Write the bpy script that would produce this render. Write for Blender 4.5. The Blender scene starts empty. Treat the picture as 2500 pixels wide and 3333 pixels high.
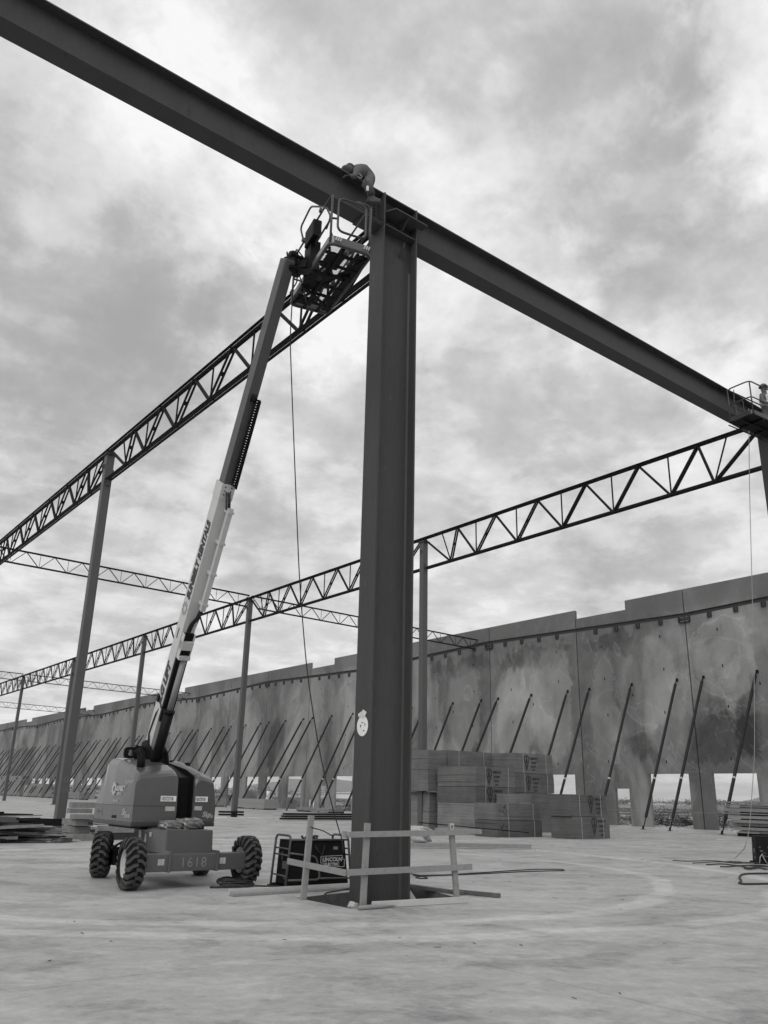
import bpy, bmesh, math, random
from mathutils import Vector, Matrix
R = math.radians
S = bpy.context.scene
COL = S.collection
random.seed(7)

# ------------------------------------------------------------------ camera
F, PITCH, ROLL, AZ = 2700.221, R(18.903), R(1.338), R(52.989)
PX, PY, EYE = 1250.0, 1666.5, Vector((0, 0, 1.5))
fh = Vector((math.cos(AZ), math.sin(AZ), 0)); r0 = Vector((math.sin(AZ), -math.cos(AZ), 0)); zz = Vector((0, 0, 1))
FW = fh * math.cos(PITCH) + zz * math.sin(PITCH)
u0 = -fh * math.sin(PITCH) + zz * math.cos(PITCH)
XR = math.cos(ROLL) * r0 + math.sin(ROLL) * u0
YU = math.cos(ROLL) * u0 - math.sin(ROLL) * r0
cam = bpy.data.cameras.new('camera'); camo = bpy.data.objects.new('camera', cam); COL.objects.link(camo)
m = Matrix((XR, YU, -FW)).transposed().to_4x4(); m.translation = EYE; camo.matrix_world = m
cam.sensor_fit = 'HORIZONTAL'; cam.sensor_width = 36; cam.lens = F / 2500 * 36
cam.clip_start = .1; cam.clip_end = 20000
S.camera = camo

def ray(x, y): return FW + XR * ((x - PX) / F) - YU * ((y - PY) / F)
def at(x, y, **k):
    (ax, v), = k.items(); i = 'XYZ'.index(ax); d = ray(x, y)
    return EYE + d * ((v - EYE[i]) / d[i])
def ground(x, y): return at(x, y, Z=0.0)

# ------------------------------------------------------------------ node helper
def nt_new(tree):
    N, L = tree.nodes, tree.links
    def n(t, **k):
        nd = N.new(t)
        for a, b in k.items():
            if a.startswith('i_'):
                key = a[2:]; nd.inputs[int(key) if key.isdigit() else key].default_value = b
            else: setattr(nd, a, b)
        return nd
    return N, L, n

# ------------------------------------------------------------------ sky (overcast) + weak sun
W = bpy.data.worlds.new("World"); S.world = W; W.use_nodes = True
N, L, n = nt_new(W.node_tree); N.clear()
out = n('ShaderNodeOutputWorld'); bg = n('ShaderNodeBackground'); bg.inputs['Strength'].default_value = .1
L.new(bg.outputs[0], out.inputs[0])
tc = n('ShaderNodeTexCoord'); D = tc.outputs['Generated']
sky = n('ShaderNodeTexSky'); sky.sky_type = 'NISHITA'; sky.sun_disc = False
sky.sun_elevation = R(38.8); sky.sun_rotation = R(233.4); sky.dust_density = 3
bw = n('ShaderNodeRGBToBW'); L.new(sky.outputs[0], bw.inputs[0])
def math_(op, a, b=None, c=None, clamp=False):
    nd = n('ShaderNodeMath', operation=op, use_clamp=clamp)
    for i, v in enumerate((a, b, c)):
        if v is None: continue
        if isinstance(v, (int, float)): nd.inputs[i].default_value = v
        else: L.new(v, nd.inputs[i])
    return nd.outputs[0]
sep = n('ShaderNodeSeparateXYZ'); L.new(D, sep.inputs[0])
zc = math_('ADD', math_('MAXIMUM', sep.outputs[2], 0.0), .22)
cmb = n('ShaderNodeCombineXYZ')
L.new(math_('DIVIDE', sep.outputs[0], zc), cmb.inputs[0]); L.new(math_('DIVIDE', sep.outputs[1], zc), cmb.inputs[1])
def noise(vec, scale, det=6, rough=.55, dist=0.0, off=0.0, dim='3D'):
    mp = n('ShaderNodeVectorMath', operation='ADD'); L.new(vec, mp.inputs[0]); mp.inputs[1].default_value = (off, off * .7, off * .3)
    nz = n('ShaderNodeTexNoise', noise_dimensions=dim); L.new(mp.outputs[0], nz.inputs['Vector'])
    nz.inputs['Scale'].default_value = scale; nz.inputs['Detail'].default_value = det
    nz.inputs['Roughness'].default_value = rough; nz.inputs['Distortion'].default_value = dist
    return nz
nz1 = noise(cmb.outputs[0], 2.6, 10, .62, .15, 3.1)
nz2 = noise(cmb.outputs[0], 5.5, 9, .60, .1, 8.2)
nz3 = noise(D, 4.2, 8, .62, .3, 1.7)
nz4 = noise(D, 11, 9, .66, .2, 5.5)
# slowly bent lookup direction so that the cloud banks have ragged outlines
vs = n('ShaderNodeVectorMath', operation='SUBTRACT'); L.new(nz3.outputs['Color'], vs.inputs[0]); vs.inputs[1].default_value = (.5, .5, .5)
vsc = n('ShaderNodeVectorMath', operation='SCALE'); L.new(vs.outputs[0], vsc.inputs[0]); vsc.inputs['Scale'].default_value = .42
va = n('ShaderNodeVectorMath', operation='ADD'); L.new(D, va.inputs[0]); L.new(vsc.outputs[0], va.inputs[1])
vn = n('ShaderNodeVectorMath', operation='NORMALIZE'); L.new(va.outputs[0], vn.inputs[0])
# cloud banks: direction given by azimuth from +X, elevation, angular radius, brightness change
def dirpx(x, y): v = ray(x * 1.507, y * 1.507); v.normalize(); return v
BANKS = [(480, 400, 300, .20), (330, 20, 260, .04), (120, 620, 420, -.20), (420, 640, 260, -.10), (1650, 110, 230, .36), (1390, 200, 300, -.15),
         (1480, 420, 230, -.10), (60, 330, 170, .06), (120, 160, 150, .06), (760, 1330, 400, .05), (150, 1330, 300, .05), (700, 620, 170, .20), (1080, 560, 170, .05), (1480, 620, 200, .10), (1000, 900, 260, -.07),
         (620, 1120, 190, -.14), (250, 900, 250, -.12), (460, 1270, 130, .12), (1300, 1190, 280, -.08), (1290, 880, 200, -.10), (1150, 1290, 170, .12),
         (1600, 760, 150, .14), (620, 130, 160, -.04), (900, 110, 160, -.08), (850, 340, 140, .08), (100, 1180, 200, -.06), (950, 680, 130, .10)]
acc = None
for (x, y, r, w) in BANKS:
    d = dirpx(x, y); ca = math.cos(r * 1.507 / F)
    dt = n('ShaderNodeVectorMath', operation='DOT_PRODUCT'); L.new(vn.outputs[0], dt.inputs[0]); dt.inputs[1].default_value = d
    mr = n('ShaderNodeMapRange', interpolation_type='SMOOTHSTEP'); L.new(dt.outputs['Value'], mr.inputs[0])
    mr.inputs[1].default_value = ca - (1 - ca) * .15; mr.inputs[2].default_value = 1.0; mr.inputs[3].default_value = 0; mr.inputs[4].default_value = w
    acc = mr.outputs[0] if acc is None else math_('ADD', acc, mr.outputs[0])
base = math_('ADD', acc, .675)
base = math_('MULTIPLY_ADD', math_('SUBTRACT', nz1.outputs[0], .5), .58, base)
base = math_('MULTIPLY_ADD', math_('SUBTRACT', nz2.outputs[0], .5), .58, base)
base = math_('MULTIPLY_ADD', math_('SUBTRACT', nz4.outputs[0], .5), .34, base)
sh = n('ShaderNodeMapRange', interpolation_type='SMOOTHSTEP'); L.new(nz2.outputs[0], sh.inputs[0]); sh.inputs[1].default_value = .44; sh.inputs[2].default_value = .58; sh.inputs[3].default_value = -.02; sh.inputs[4].default_value = .05
base = math_('ADD', base, sh.outputs[0])
hz = n('ShaderNodeMapRange', interpolation_type='SMOOTHSTEP'); L.new(sep.outputs[2], hz.inputs[0])
hz.inputs[1].default_value = .0; hz.inputs[2].default_value = .2; hz.inputs[3].default_value = .14; hz.inputs[4].default_value = 0
base = math_('ADD', base, hz.outputs[0])
base = math_('MINIMUM', math_('SMOOTH_MAX', base, .38, .3), .95)
tot = math_('MULTIPLY_ADD', bw.outputs[0], .03, math_('MULTIPLY', base, 10.0))
cc = n('ShaderNodeCombineColor')
for i in range(3): L.new(tot, cc.inputs[i])
L.new(cc.outputs[0], bg.inputs['Color'])

sun = bpy.data.lights.new('sun', 'SUN'); sun.energy = 1.3; sun.angle = R(42); sun.color = (1, .985, .96)
suno = bpy.data.objects.new('sun', sun); COL.objects.link(suno)
sd = Vector((-.62, -.46, .62)).normalized()          # towards the sun, high to the left behind the camera
suno.rotation_euler = sd.to_track_quat('Z', 'Y').to_euler()
S.view_settings.view_transform = 'Standard'; S.view_settings.look = 'None'
S.view_settings.exposure = 0.0; S.view_settings.gamma = 1.0; S.view_settings.use_curve_mapping = False

# ------------------------------------------------------------------ materials (the photograph is black and white)
MT = {}
def mat(name, v, rough=.6, metal=0.0, var=.12, sc=3.0, bump=0.0, bsc=20.0, spec=.4, stretch=(1, 1, 1), fine=.0, coat=0.0, emis=None):
    M = bpy.data.materials.new(name); M.use_nodes = True; MT[name] = M
    global N, L, n
    N, L, n = nt_new(M.node_tree)
    b = N['Principled BSDF']; b.inputs['Roughness'].default_value = rough; b.inputs['Metallic'].default_value = metal
    b.inputs['Specular IOR Level'].default_value = spec; b.inputs['Coat Weight'].default_value = coat; b.inputs['Coat Roughness'].default_value = .15
    g = n('ShaderNodeNewGeometry'); mp = n('ShaderNodeVectorMath', operation='MULTIPLY'); L.new(g.outputs['Position'], mp.inputs[0]); mp.inputs[1].default_value = stretch
    a = noise(mp.outputs[0], sc, 6, .6, .1)
    val = math_('MULTIPLY_ADD', math_('SUBTRACT', a.outputs[0], .5), v * var * 4, v)
    if fine:
        c = noise(mp.outputs[0], sc * 14, 4, .7)
        val = math_('MULTIPLY_ADD', math_('SUBTRACT', c.outputs[0], .5), v * fine * 4, val)
    if name.startswith('primer'):
        sv_ = n('ShaderNodeVectorMath', operation='MULTIPLY'); L.new(g.outputs['Position'], sv_.inputs[0]); sv_.inputs[1].default_value = (3, 3, 1.1)
        sc_ = noise(sv_.outputs[0], 2.2, 7, .72, .6, 8); rm = n('ShaderNodeMapRange'); L.new(sc_.outputs[0], rm.inputs[0]); rm.inputs[1].default_value = .63; rm.inputs[2].default_value = .68; rm.inputs[3].default_value = 0; rm.inputs[4].default_value = v * .38
        rd = n('ShaderNodeMapRange'); L.new(sc_.outputs[0], rd.inputs[0]); rd.inputs[1].default_value = .37; rd.inputs[2].default_value = .31; rd.inputs[3].default_value = 0; rd.inputs[4].default_value = -v * .35
        val = math_('ADD', math_('ADD', val, rm.outputs[0]), rd.outputs[0])
    val = math_('MAXIMUM', val, .004)
    cc = n('ShaderNodeCombineColor')
    for i in range(3): L.new(val, cc.inputs[i])
    L.new(cc.outputs[0], b.inputs['Base Color'])
    rr = math_('MULTIPLY_ADD', math_('SUBTRACT', a.outputs[0], .5), .3, rough, True); L.new(rr, b.inputs['Roughness'])
    if bump:
        bz = noise(mp.outputs[0], bsc, 5, .6); bp = n('ShaderNodeBump'); bp.inputs['Strength'].default_value = bump; bp.inputs['Distance'].default_value = .02
        L.new(bz.outputs[0], bp.inputs['Height']); L.new(bp.outputs[0], b.inputs['Normal'])
    return M
mat('primer', .061, .55, var=.16, sc=1.6, stretch=(1, 1, .2), fine=.12, spec=.2)
mat('primer_light', .080, .5, var=.10, sc=1.1, stretch=(1, 1, .3), fine=.04, spec=.35)
mat('truss_steel', .013, .7, var=.15, sc=2, spec=.12)
mat('brace_steel', .020, .55, var=.35, sc=1.5, fine=.1, spec=.2)
mat('black_steel', .008, .55, var=.3, sc=4, spec=.15)
mat('machine', .082, .38, var=.12, sc=2, fine=.06, coat=.8)
mat('machine_dark', .04, .42, var=.08, sc=2, coat=.2)
mat('boom_white', .54, .35, var=.05, sc=2, fine=.03)
mat('boom_fly', .08, .4, var=.08, sc=2)
mat('rubber', .012, .9, var=.2, sc=9, fine=.1, bump=.3, bsc=60, spec=.2)  # tyre body darkened so the grooves between lugs look shaded
mat('rubber_lit', .055, .75, var=.3, sc=9, fine=.2, spec=.3)  # lighter copy of the tyre rubber, painting the lug tops as lit
mat('rim', .42, .45, var=.2, sc=12)
mat('white_paint', .75, .5, var=.08, sc=8)
mat('decal_white', .48, .5, var=.1, sc=8)
mat('chalk', .20, .9, var=.3, sc=40)
mat('black_paint', .02, .5, var=.1)
mat('wood', .25, .75, var=.16, sc=3, stretch=(4, 4, 4), fine=.12, bump=.25, bsc=40)
mat('wood_light', .46, .7, var=.12, sc=3, fine=.10)
mat('wood_dark', .11, .8, var=.3, sc=4, fine=.2)
mat('timber', .20, .8, var=.3, sc=5, fine=.2)
mat('rope', .06, .9, var=.3, sc=30)
mat('rope_light', .30, .9, var=.2, sc=30)
mat('cable', .03, .7, var=.2, sc=20)
mat('denim', .085, .9, var=.25, sc=25, fine=.15, bump=.4, bsc=80)
mat('jacket', .105, .9, var=.25, sc=18, fine=.15, bump=.5, bsc=50)
mat('skin', .30, .6, var=.15, sc=20)
mat('vest', .45, .8, var=.2, sc=14)
mat('plastic_bag', .16, .2, var=.6, sc=9, fine=.4, coat=.6)
mat('paper', .62, .8, var=.1, sc=10)
mat('dirt', .20, .95, var=.35, sc=1.2, fine=.2, bump=.8, bsc=6)
mat('stone', .42, .9, var=.4, sc=5, fine=.2, bump=.5, bsc=20)
mat('leaf', .035, .8, var=.5, sc=.8, fine=.2)
mat('far_leaf', .035, .9, var=.4, sc=.2)
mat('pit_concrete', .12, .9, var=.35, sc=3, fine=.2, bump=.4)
mat('hill', .16, 1, var=.12, sc=.004)
mat('building', .70, .7, var=.08, sc=.1)
mat('pvc', .5, .5, var=.05, sc=5)
mat('steel_angle', .03, .6, var=.2, sc=3)

def ply_mat():
    M = bpy.data.materials.new('plywood'); M.use_nodes = True; MT['plywood'] = M
    global N, L, n
    N, L, n = nt_new(M.node_tree); b = N['Principled BSDF']; b.inputs['Roughness'].default_value = .8
    g = n('ShaderNodeNewGeometry'); mp = n('ShaderNodeVectorMath', operation='MULTIPLY'); L.new(g.outputs['Position'], mp.inputs[0]); mp.inputs[1].default_value = (.35, .35, 16)
    a = noise(mp.outputs[0], 1.6, 5, .8, 0, 2.0); c = noise(g.outputs['Position'], 1.2, 5, .6)
    v = math_('MULTIPLY_ADD', math_('SUBTRACT', a.outputs[0], .5), .20, .118)
    v = math_('MULTIPLY_ADD', math_('SUBTRACT', c.outputs[0], .5), .12, v)
    oi = n('ShaderNodeObjectInfo'); v = math_('MULTIPLY', v, math_('MULTIPLY_ADD', oi.outputs['Random'], .85, .62)); v = math_('MAXIMUM', v, .02); cc = n('ShaderNodeCombineColor')
    for i in range(3): L.new(v, cc.inputs[i])
    L.new(cc.outputs[0], b.inputs['Base Color'])
    bp = n('ShaderNodeBump'); bp.inputs['Strength'].default_value = .2; bp.inputs['Distance'].default_value = .01
    L.new(a.outputs[0], bp.inputs['Height']); L.new(bp.outputs[0], b.inputs['Normal'])
ply_mat()

def wall_mat():
    M = bpy.data.materials.new('tilt_concrete'); M.use_nodes = True; MT['tilt_concrete'] = M
    global N, L, n
    N, L, n = nt_new(M.node_tree); b = N['Principled BSDF']; b.inputs['Roughness'].default_value = .75; b.inputs['Specular IOR Level'].default_value = .25
    g = n('ShaderNodeNewGeometry'); P = g.outputs['Position']
    def st(sx): mp = n('ShaderNodeVectorMath', operation='MULTIPLY'); L.new(P, mp.inputs[0]); mp.inputs[1].default_value = sx; return mp.outputs[0]
    big = noise(st((1, .16, .10)), 1.0, 6, .5, 1.0, 4)           # broad trowelled stains
    drip = noise(st((1, .55, .10)), 1.0, 6, .6, .8, 9)             # vertical runs
    med = noise(st((1, .5, .45)), 1.3, 8, .65, 1.0, 2)
    fin = noise(P, 9, 5, .7, 0, 6)
    # pale curved trowel lines = thin bands of a warped noise
    ln = noise(st((1, .22, .16)), 1.0, 3, .5, 1.2, 14)
    band = math_('ABSOLUTE', math_('SUBTRACT', ln.outputs[0], .52))
    bm = n('ShaderNodeMapRange', interpolation_type='SMOOTHSTEP'); L.new(band, bm.inputs[0]); bm.inputs[1].default_value = .0; bm.inputs[2].default_value = .014; bm.inputs[3].default_value = .045; bm.inputs[4].default_value = 0
    cr = n('ShaderNodeMapRange', interpolation_type='SMOOTHSTEP'); L.new(big.outputs[0], cr.inputs[0]); cr.inputs[1].default_value = .42; cr.inputs[2].default_value = .60; cr.inputs[3].default_value = -.06; cr.inputs[4].default_value = .055
    v = math_('ADD', .196, cr.outputs[0])
    # trowelled patches with a shape of their own: (y, z, half width, half height, change)
    sy = n('ShaderNodeSeparateXYZ'); L.new(P, sy.inputs[0]); dvy = math_('MULTIPLY_ADD', math_('SUBTRACT', med.outputs[0], .5), 2.2, sy.outputs[1]); dvz = math_('MULTIPLY_ADD', math_('SUBTRACT', drip.outputs[0], .5), 4.0, sy.outputs[2])
    for (cy, cz, ry, rz, dv) in ((28.4, 10.3, 2.1, 3.2, .085), (28.3, 10.2, 1.3, 2.2, -.045), (34.3, 9.6, 2.4, 3.4, .075), (34.9, 9.2, 1.4, 2.4, -.05), (38.0, 7.0, 1.3, 4.5, .06), (30.5, 5.2, 6.2, 1.6, -.06), (26, 6.5, 2.4, 3.6, -.07), (42.8, 8.5, 2.2, 4.4, .11), (46.8, 7.2, 2.1, 4.4, .12), (44.5, 12.1, 4.0, .9, -.06), (36, 12.2, 3.5, .8, -.06),
                                 (52.5, 8.4, 2.2, 4.2, .10), (56.5, 7.5, 1.4, 4, .05), (53, 12.2, 4, .8, -.05), (70, 8, 2.2, 4.5, .07), (74, 5, 1.6, 3.5, -.06), (80, 9, 2, 4, .06), (83, 6, 2, 3.5, -.06), (89, 8, 2.4, 4.2, .06), (94, 9, 2, 3.4, -.05), (101, 8, 2.4, 4, .06)):
        a_ = math_('DIVIDE', math_('SUBTRACT', dvy, cy), ry); b_ = math_('DIVIDE', math_('SUBTRACT', dvz, cz), rz); r2 = math_('ADD', math_('MULTIPLY', a_, a_), math_('MULTIPLY', b_, b_))
        mr = n('ShaderNodeMapRange', interpolation_type='SMOOTHSTEP'); L.new(r2, mr.inputs[0]); mr.inputs[1].default_value = .72; mr.inputs[2].default_value = 1.12; mr.inputs[3].default_value = dv * .75; mr.inputs[4].default_value = 0
        v = math_('ADD', v, mr.outputs[0])
    # sweeping circular trowel marks
    for (cy, cz, rr_, w_, dv) in ((28.4, 10.2, 2.5, .07, .05), (28.2, 9.6, 3.1, .05, .04), (27.4, 8.6, 1.5, .06, .05), (29.2, 7.2, 4.2, .06, .04), (25.2, 7.0, 3.6, .05, .04), (34.0, 9.0, 2.7, .06, .05), (35.4, 8.2, 3.9, .05, .035), (33.2, 10.4, 1.5, .05, .05), (37.6, 6.4, 2.4, .05, .035), (43.2, 8.4, 3.0, .06, .035), (46.5, 9.0, 2.4, .05, .035), (31.2, 6.2, 3.0, .04, .035)):
        a_ = math_('SUBTRACT', dvy, cy); b_ = math_('SUBTRACT', math_('MULTIPLY_ADD', math_('SUBTRACT', med.outputs[0], .5), 1.5, sy.outputs[2]), cz)
        e_ = math_('ABSOLUTE', math_('SUBTRACT', math_('SQRT', math_('ADD', math_('MULTIPLY', a_, a_), math_('MULTIPLY', b_, b_))), rr_))
        mr = n('ShaderNodeMapRange', interpolation_type='SMOOTHSTEP'); L.new(e_, mr.inputs[0]); mr.inputs[1].default_value = 0; mr.inputs[2].default_value = w_ * 1.6; mr.inputs[3].default_value = dv; mr.inputs[4].default_value = 0
        gt = n('ShaderNodeMapRange'); L.new(ln.outputs[0], gt.inputs[0]); gt.inputs[1].default_value = .46; gt.inputs[2].default_value = .54
        v = math_('MULTIPLY_ADD', mr.outputs[0], gt.outputs[0], v)
    v = math_('MULTIPLY_ADD', math_('SUBTRACT', drip.outputs[0], .5), .11, v)
    v = math_('MULTIPLY_ADD', math_('SUBTRACT', med.outputs[0], .5), .13, v)
    v = math_('MULTIPLY_ADD', math_('SUBTRACT', fin.outputs[0], .5), .09, v)
    bk = math_('MULTIPLY', bm.outputs[0], math_('GREATER_THAN', med.outputs[0], .47))
    v = math_('ADD', v, bk)
    oi = n('ShaderNodeObjectInfo'); v = math_('MULTIPLY_ADD', math_('SUBTRACT', oi.outputs['Random'], .5), .018, v)
    # the parapet above the ledger was finished smoother and darker
    sz = n('ShaderNodeSeparateXYZ'); L.new(P, sz.inputs[0]); pf = n('ShaderNodeMapRange'); L.new(sz.outputs[2], pf.inputs[0]); pf.inputs[1].default_value = 13.3; pf.inputs[2].default_value = 13.9
    v = math_('ADD', math_('MULTIPLY', v, math_('SUBTRACT', 1.0, math_('MULTIPLY', pf.outputs[0], .6))), math_('MULTIPLY', pf.outputs[0], 0.6 * .125))
    v = math_('MAXIMUM', v, .04); cc = n('ShaderNodeCombineColor')
    for i in range(3): L.new(v, cc.inputs[i])
    L.new(cc.outputs[0], b.inputs['Base Color'])
    bp = n('ShaderNodeBump'); bp.inputs['Strength'].default_value = .15; bp.inputs['Distance'].default_value = .02
    L.new(med.outputs[0], bp.inputs['Height']); L.new(bp.outputs[0], b.inputs['Normal'])
wall_mat()

# tyre-track arcs on the slab: (centre x, centre y, radius, half width, strength)
ARCS = [(9.6, 16.5, 8.0, .20, .085), (10.6, 17.4, 10.2, .22, .09), (12.0, 20.5, 12.5, .13, .03), (12.0, 20.5, 14.6, .13, .03), (-4, 26, 16, .15, .03), (-4, 26, 18.2, .15, .03),
        (40, -14, 33, .15, -.025), (40, -14, 35, .15, .03), (30, 34, 24, .2, .03), (2, -9, 16, .18, .04), (2, -9, 14.2, .18, -.03), (24, 3, 19, .12, .03), (60, 60, 48, .25, .035), (10, 50, 21, .3, .03), (26, 46, 24, .25, .04)]
def slab_mat():
    M = bpy.data.materials.new('slab_concrete'); M.use_nodes = True; MT['slab_concrete'] = M
    global N, L, n
    N, L, n = nt_new(M.node_tree); b = N['Principled BSDF']; b.inputs['Specular IOR Level'].default_value = .45
    g = n('ShaderNodeNewGeometry'); P = g.outputs['Position']
    rot = n('ShaderNodeVectorRotate', rotation_type='Z_AXIS'); L.new(P, rot.inputs['Vector']); rot.inputs['Angle'].default_value = R(37)
    def st(v, sx): mp = n('ShaderNodeVectorMath', operation='MULTIPLY'); L.new(v, mp.inputs[0]); mp.inputs[1].default_value = sx; return mp.outputs[0]
    big = noise(P, .22, 6, .6, .6, 1); med = noise(st(rot.outputs[0], (.7, 1.1, 1)), 1.0, 8, .65, .5, 5)
    fin = noise(P, 7, 8, .8, 0, 3); stn = noise(P, .7, 7, .62, .7, 11)
    v = math_('MULTIPLY_ADD', math_('SUBTRACT', big.outputs[0], .5), .12, .385)
    v = math_('MULTIPLY_ADD', math_('SUBTRACT', med.outputs[0], .5), .27, v)
    v = math_('MULTIPLY_ADD', math_('SUBTRACT', fin.outputs[0], .5), .38, v)
    st2 = noise(st(rot.outputs[0], (.10, 2.2, 1)), 1.0, 7, .7, .3, 33); v = math_('MULTIPLY_ADD', math_('SUBTRACT', st2.outputs[0], .5), .12, v)
    sm = n('ShaderNodeMapRange', interpolation_type='SMOOTHSTEP'); L.new(stn.outputs[0], sm.inputs[0]); sm.inputs[1].default_value = .52; sm.inputs[2].default_value = .60; sm.inputs[3].default_value = 0; sm.inputs[4].default_value = -.06
    v = math_('ADD', v, sm.outputs[0])
    def thr(src, a, b, w):
        mr = n('ShaderNodeMapRange', interpolation_type='SMOOTHSTEP'); L.new(src, mr.inputs[0]); mr.inputs[1].default_value = a; mr.inputs[2].default_value = b; mr.inputs[3].default_value = 0; mr.inputs[4].default_value = w; return mr.outputs[0]
    sm2 = noise(st(rot.outputs[0], (.9, 1.3, 1)), 1.0, 9, .68, .4, 41); v = math_('ADD', v, thr(sm2.outputs[0], .545, .585, -.055)); v = math_('ADD', v, thr(sm2.outputs[0], .445, .405, .045))
    sm3 = noise(st(rot.outputs[0], (2.2, 2.8, 1)), 1.3, 8, .7, .3, 57); v = math_('ADD', v, thr(sm3.outputs[0], .58, .62, -.035)); v = math_('ADD', v, thr(sm3.outputs[0], .42, .38, .03))
    spk = noise(P, 22, 3, .6, 0, 63); v = math_('ADD', v, thr(spk.outputs[0], .70, .74, -.13))
    blot = noise(P, .16, 4, .5, 1.2, 71); v = math_('ADD', v, thr(blot.outputs[0], .50, .53, -.03))
    sx = n('ShaderNodeSeparateXYZ'); L.new(P, sx.inputs[0])
    brk = noise(P, 1.8, 5, .7, 0, 21)
    for (cx, cy, r, w, s) in ARCS:
        dx = math_('SUBTRACT', sx.outputs[0], cx); dy = math_('SUBTRACT', sx.outputs[1], cy)
        dd = math_('SQRT', math_('ADD', math_('MULTIPLY', dx, dx), math_('MULTIPLY', dy, dy)))
        dd = math_('MULTIPLY_ADD', math_('SUBTRACT', big.outputs[0], .5), 1.6, dd)
        e = math_('ABSOLUTE', math_('SUBTRACT', dd, r))
        mr = n('ShaderNodeMapRange', interpolation_type='SMOOTHSTEP'); L.new(e, mr.inputs[0]); mr.inputs[1].default_value = w * .6; mr.inputs[2].default_value = w * 1.25; mr.inputs[3].default_value = s * (2.3 if s > .06 else .7); mr.inputs[4].default_value = 0
        v = math_('MULTIPLY_ADD', mr.outputs[0], brk.outputs[0], v)
    # saw-cut control joints
    for ax, off in ((0, 5.55), (1, 4.1)):
        md = math_('ABSOLUTE', math_('SUBTRACT', math_('FLOORED_MODULO', math_('ADD', sx.outputs[ax], off), 4.7), 2.35))
        mr = n('ShaderNodeMapRange'); L.new(md, mr.inputs[0]); mr.inputs[1].default_value = .003; mr.inputs[2].default_value = .011; mr.inputs[3].default_value = -.13; mr.inputs[4].default_value = 0
        v = math_('ADD', v, mr.outputs[0])
    v = math_('MAXIMUM', v, .05); cc = n('ShaderNodeCombineColor')
    for i in range(3): L.new(v, cc.inputs[i])
    L.new(cc.outputs[0], b.inputs['Base Color'])
    L.new(math_('MULTIPLY_ADD', math_('SUBTRACT', stn.outputs[0], .5), .4, .58, True), b.inputs['Roughness'])
    bp = n('ShaderNodeBump'); bp.inputs['Strength'].default_value = .12; bp.inputs['Distance'].default_value = .01
    L.new(fin.outputs[0], bp.inputs['Height']); L.new(bp.outputs[0], b.inputs['Normal'])
slab_mat()

def field_mat():
    M = bpy.data.materials.new('field'); M.use_nodes = True; MT['field'] = M
    global N, L, n
    N, L, n = nt_new(M.node_tree); b = N['Principled BSDF']; b.inputs['Roughness'].default_value = 1
    g = n('ShaderNodeNewGeometry'); P = g.outputs['Position']
    def st(sx): mp = n('ShaderNodeVectorMath', operation='MULTIPLY'); L.new(P, mp.inputs[0]); mp.inputs[1].default_value = sx; return mp.outputs[0]
    a = noise(st((.06, .02, 1)), 1.0, 6, .6, .6, 3); c = noise(P, .9, 7, .7, 0, 5)
    mr = n('ShaderNodeMapRange', interpolation_type='SMOOTHSTEP'); L.new(a.outputs[0], mr.inputs[0]); mr.inputs[1].default_value = .46; mr.inputs[2].default_value = .54; mr.inputs[3].default_value = .07; mr.inputs[4].default_value = .30
    v = math_('MULTIPLY_ADD', math_('SUBTRACT', c.outputs[0], .5), .14, mr.outputs[0]); v = math_('MAXIMUM', v, .03)
    cc = n('ShaderNodeCombineColor')
    for i in range(3): L.new(v, cc.inputs[i])
    L.new(cc.outputs[0], b.inputs['Base Color'])
    bp = n('ShaderNodeBump'); bp.inputs['Strength'].default_value = .8; bp.inputs['Distance'].default_value = .2
    L.new(c.outputs[0], bp.inputs['Height']); L.new(bp.outputs[0], b.inputs['Normal'])
field_mat()
def mesh_floor_mat():
    M = bpy.data.materials.new('expanded_metal'); M.use_nodes = True; MT['expanded_metal'] = M
    global N, L, n
    N, L, n = nt_new(M.node_tree); b = N['Principled BSDF']; b.inputs['Base Color'].default_value = (.12,) * 3 + (1,); b.inputs['Roughness'].default_value = .5
    g = n('ShaderNodeNewGeometry'); rot = n('ShaderNodeVectorRotate', rotation_type='Z_AXIS'); L.new(g.outputs['Position'], rot.inputs['Vector']); rot.inputs['Angle'].default_value = R(45)
    ck = n('ShaderNodeTexChecker'); L.new(rot.outputs[0], ck.inputs['Vector']); ck.inputs['Scale'].default_value = 60
    o = N['Material Output']; tr = n('ShaderNodeBsdfTransparent'); mx = n('ShaderNodeMixShader'); L.new(ck.outputs['Fac'], mx.inputs[0]); L.new(b.outputs[0], mx.inputs[1]); L.new(tr.outputs[0], mx.inputs[2]); L.new(mx.outputs[0], o.inputs[0])
mesh_floor_mat()

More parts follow.
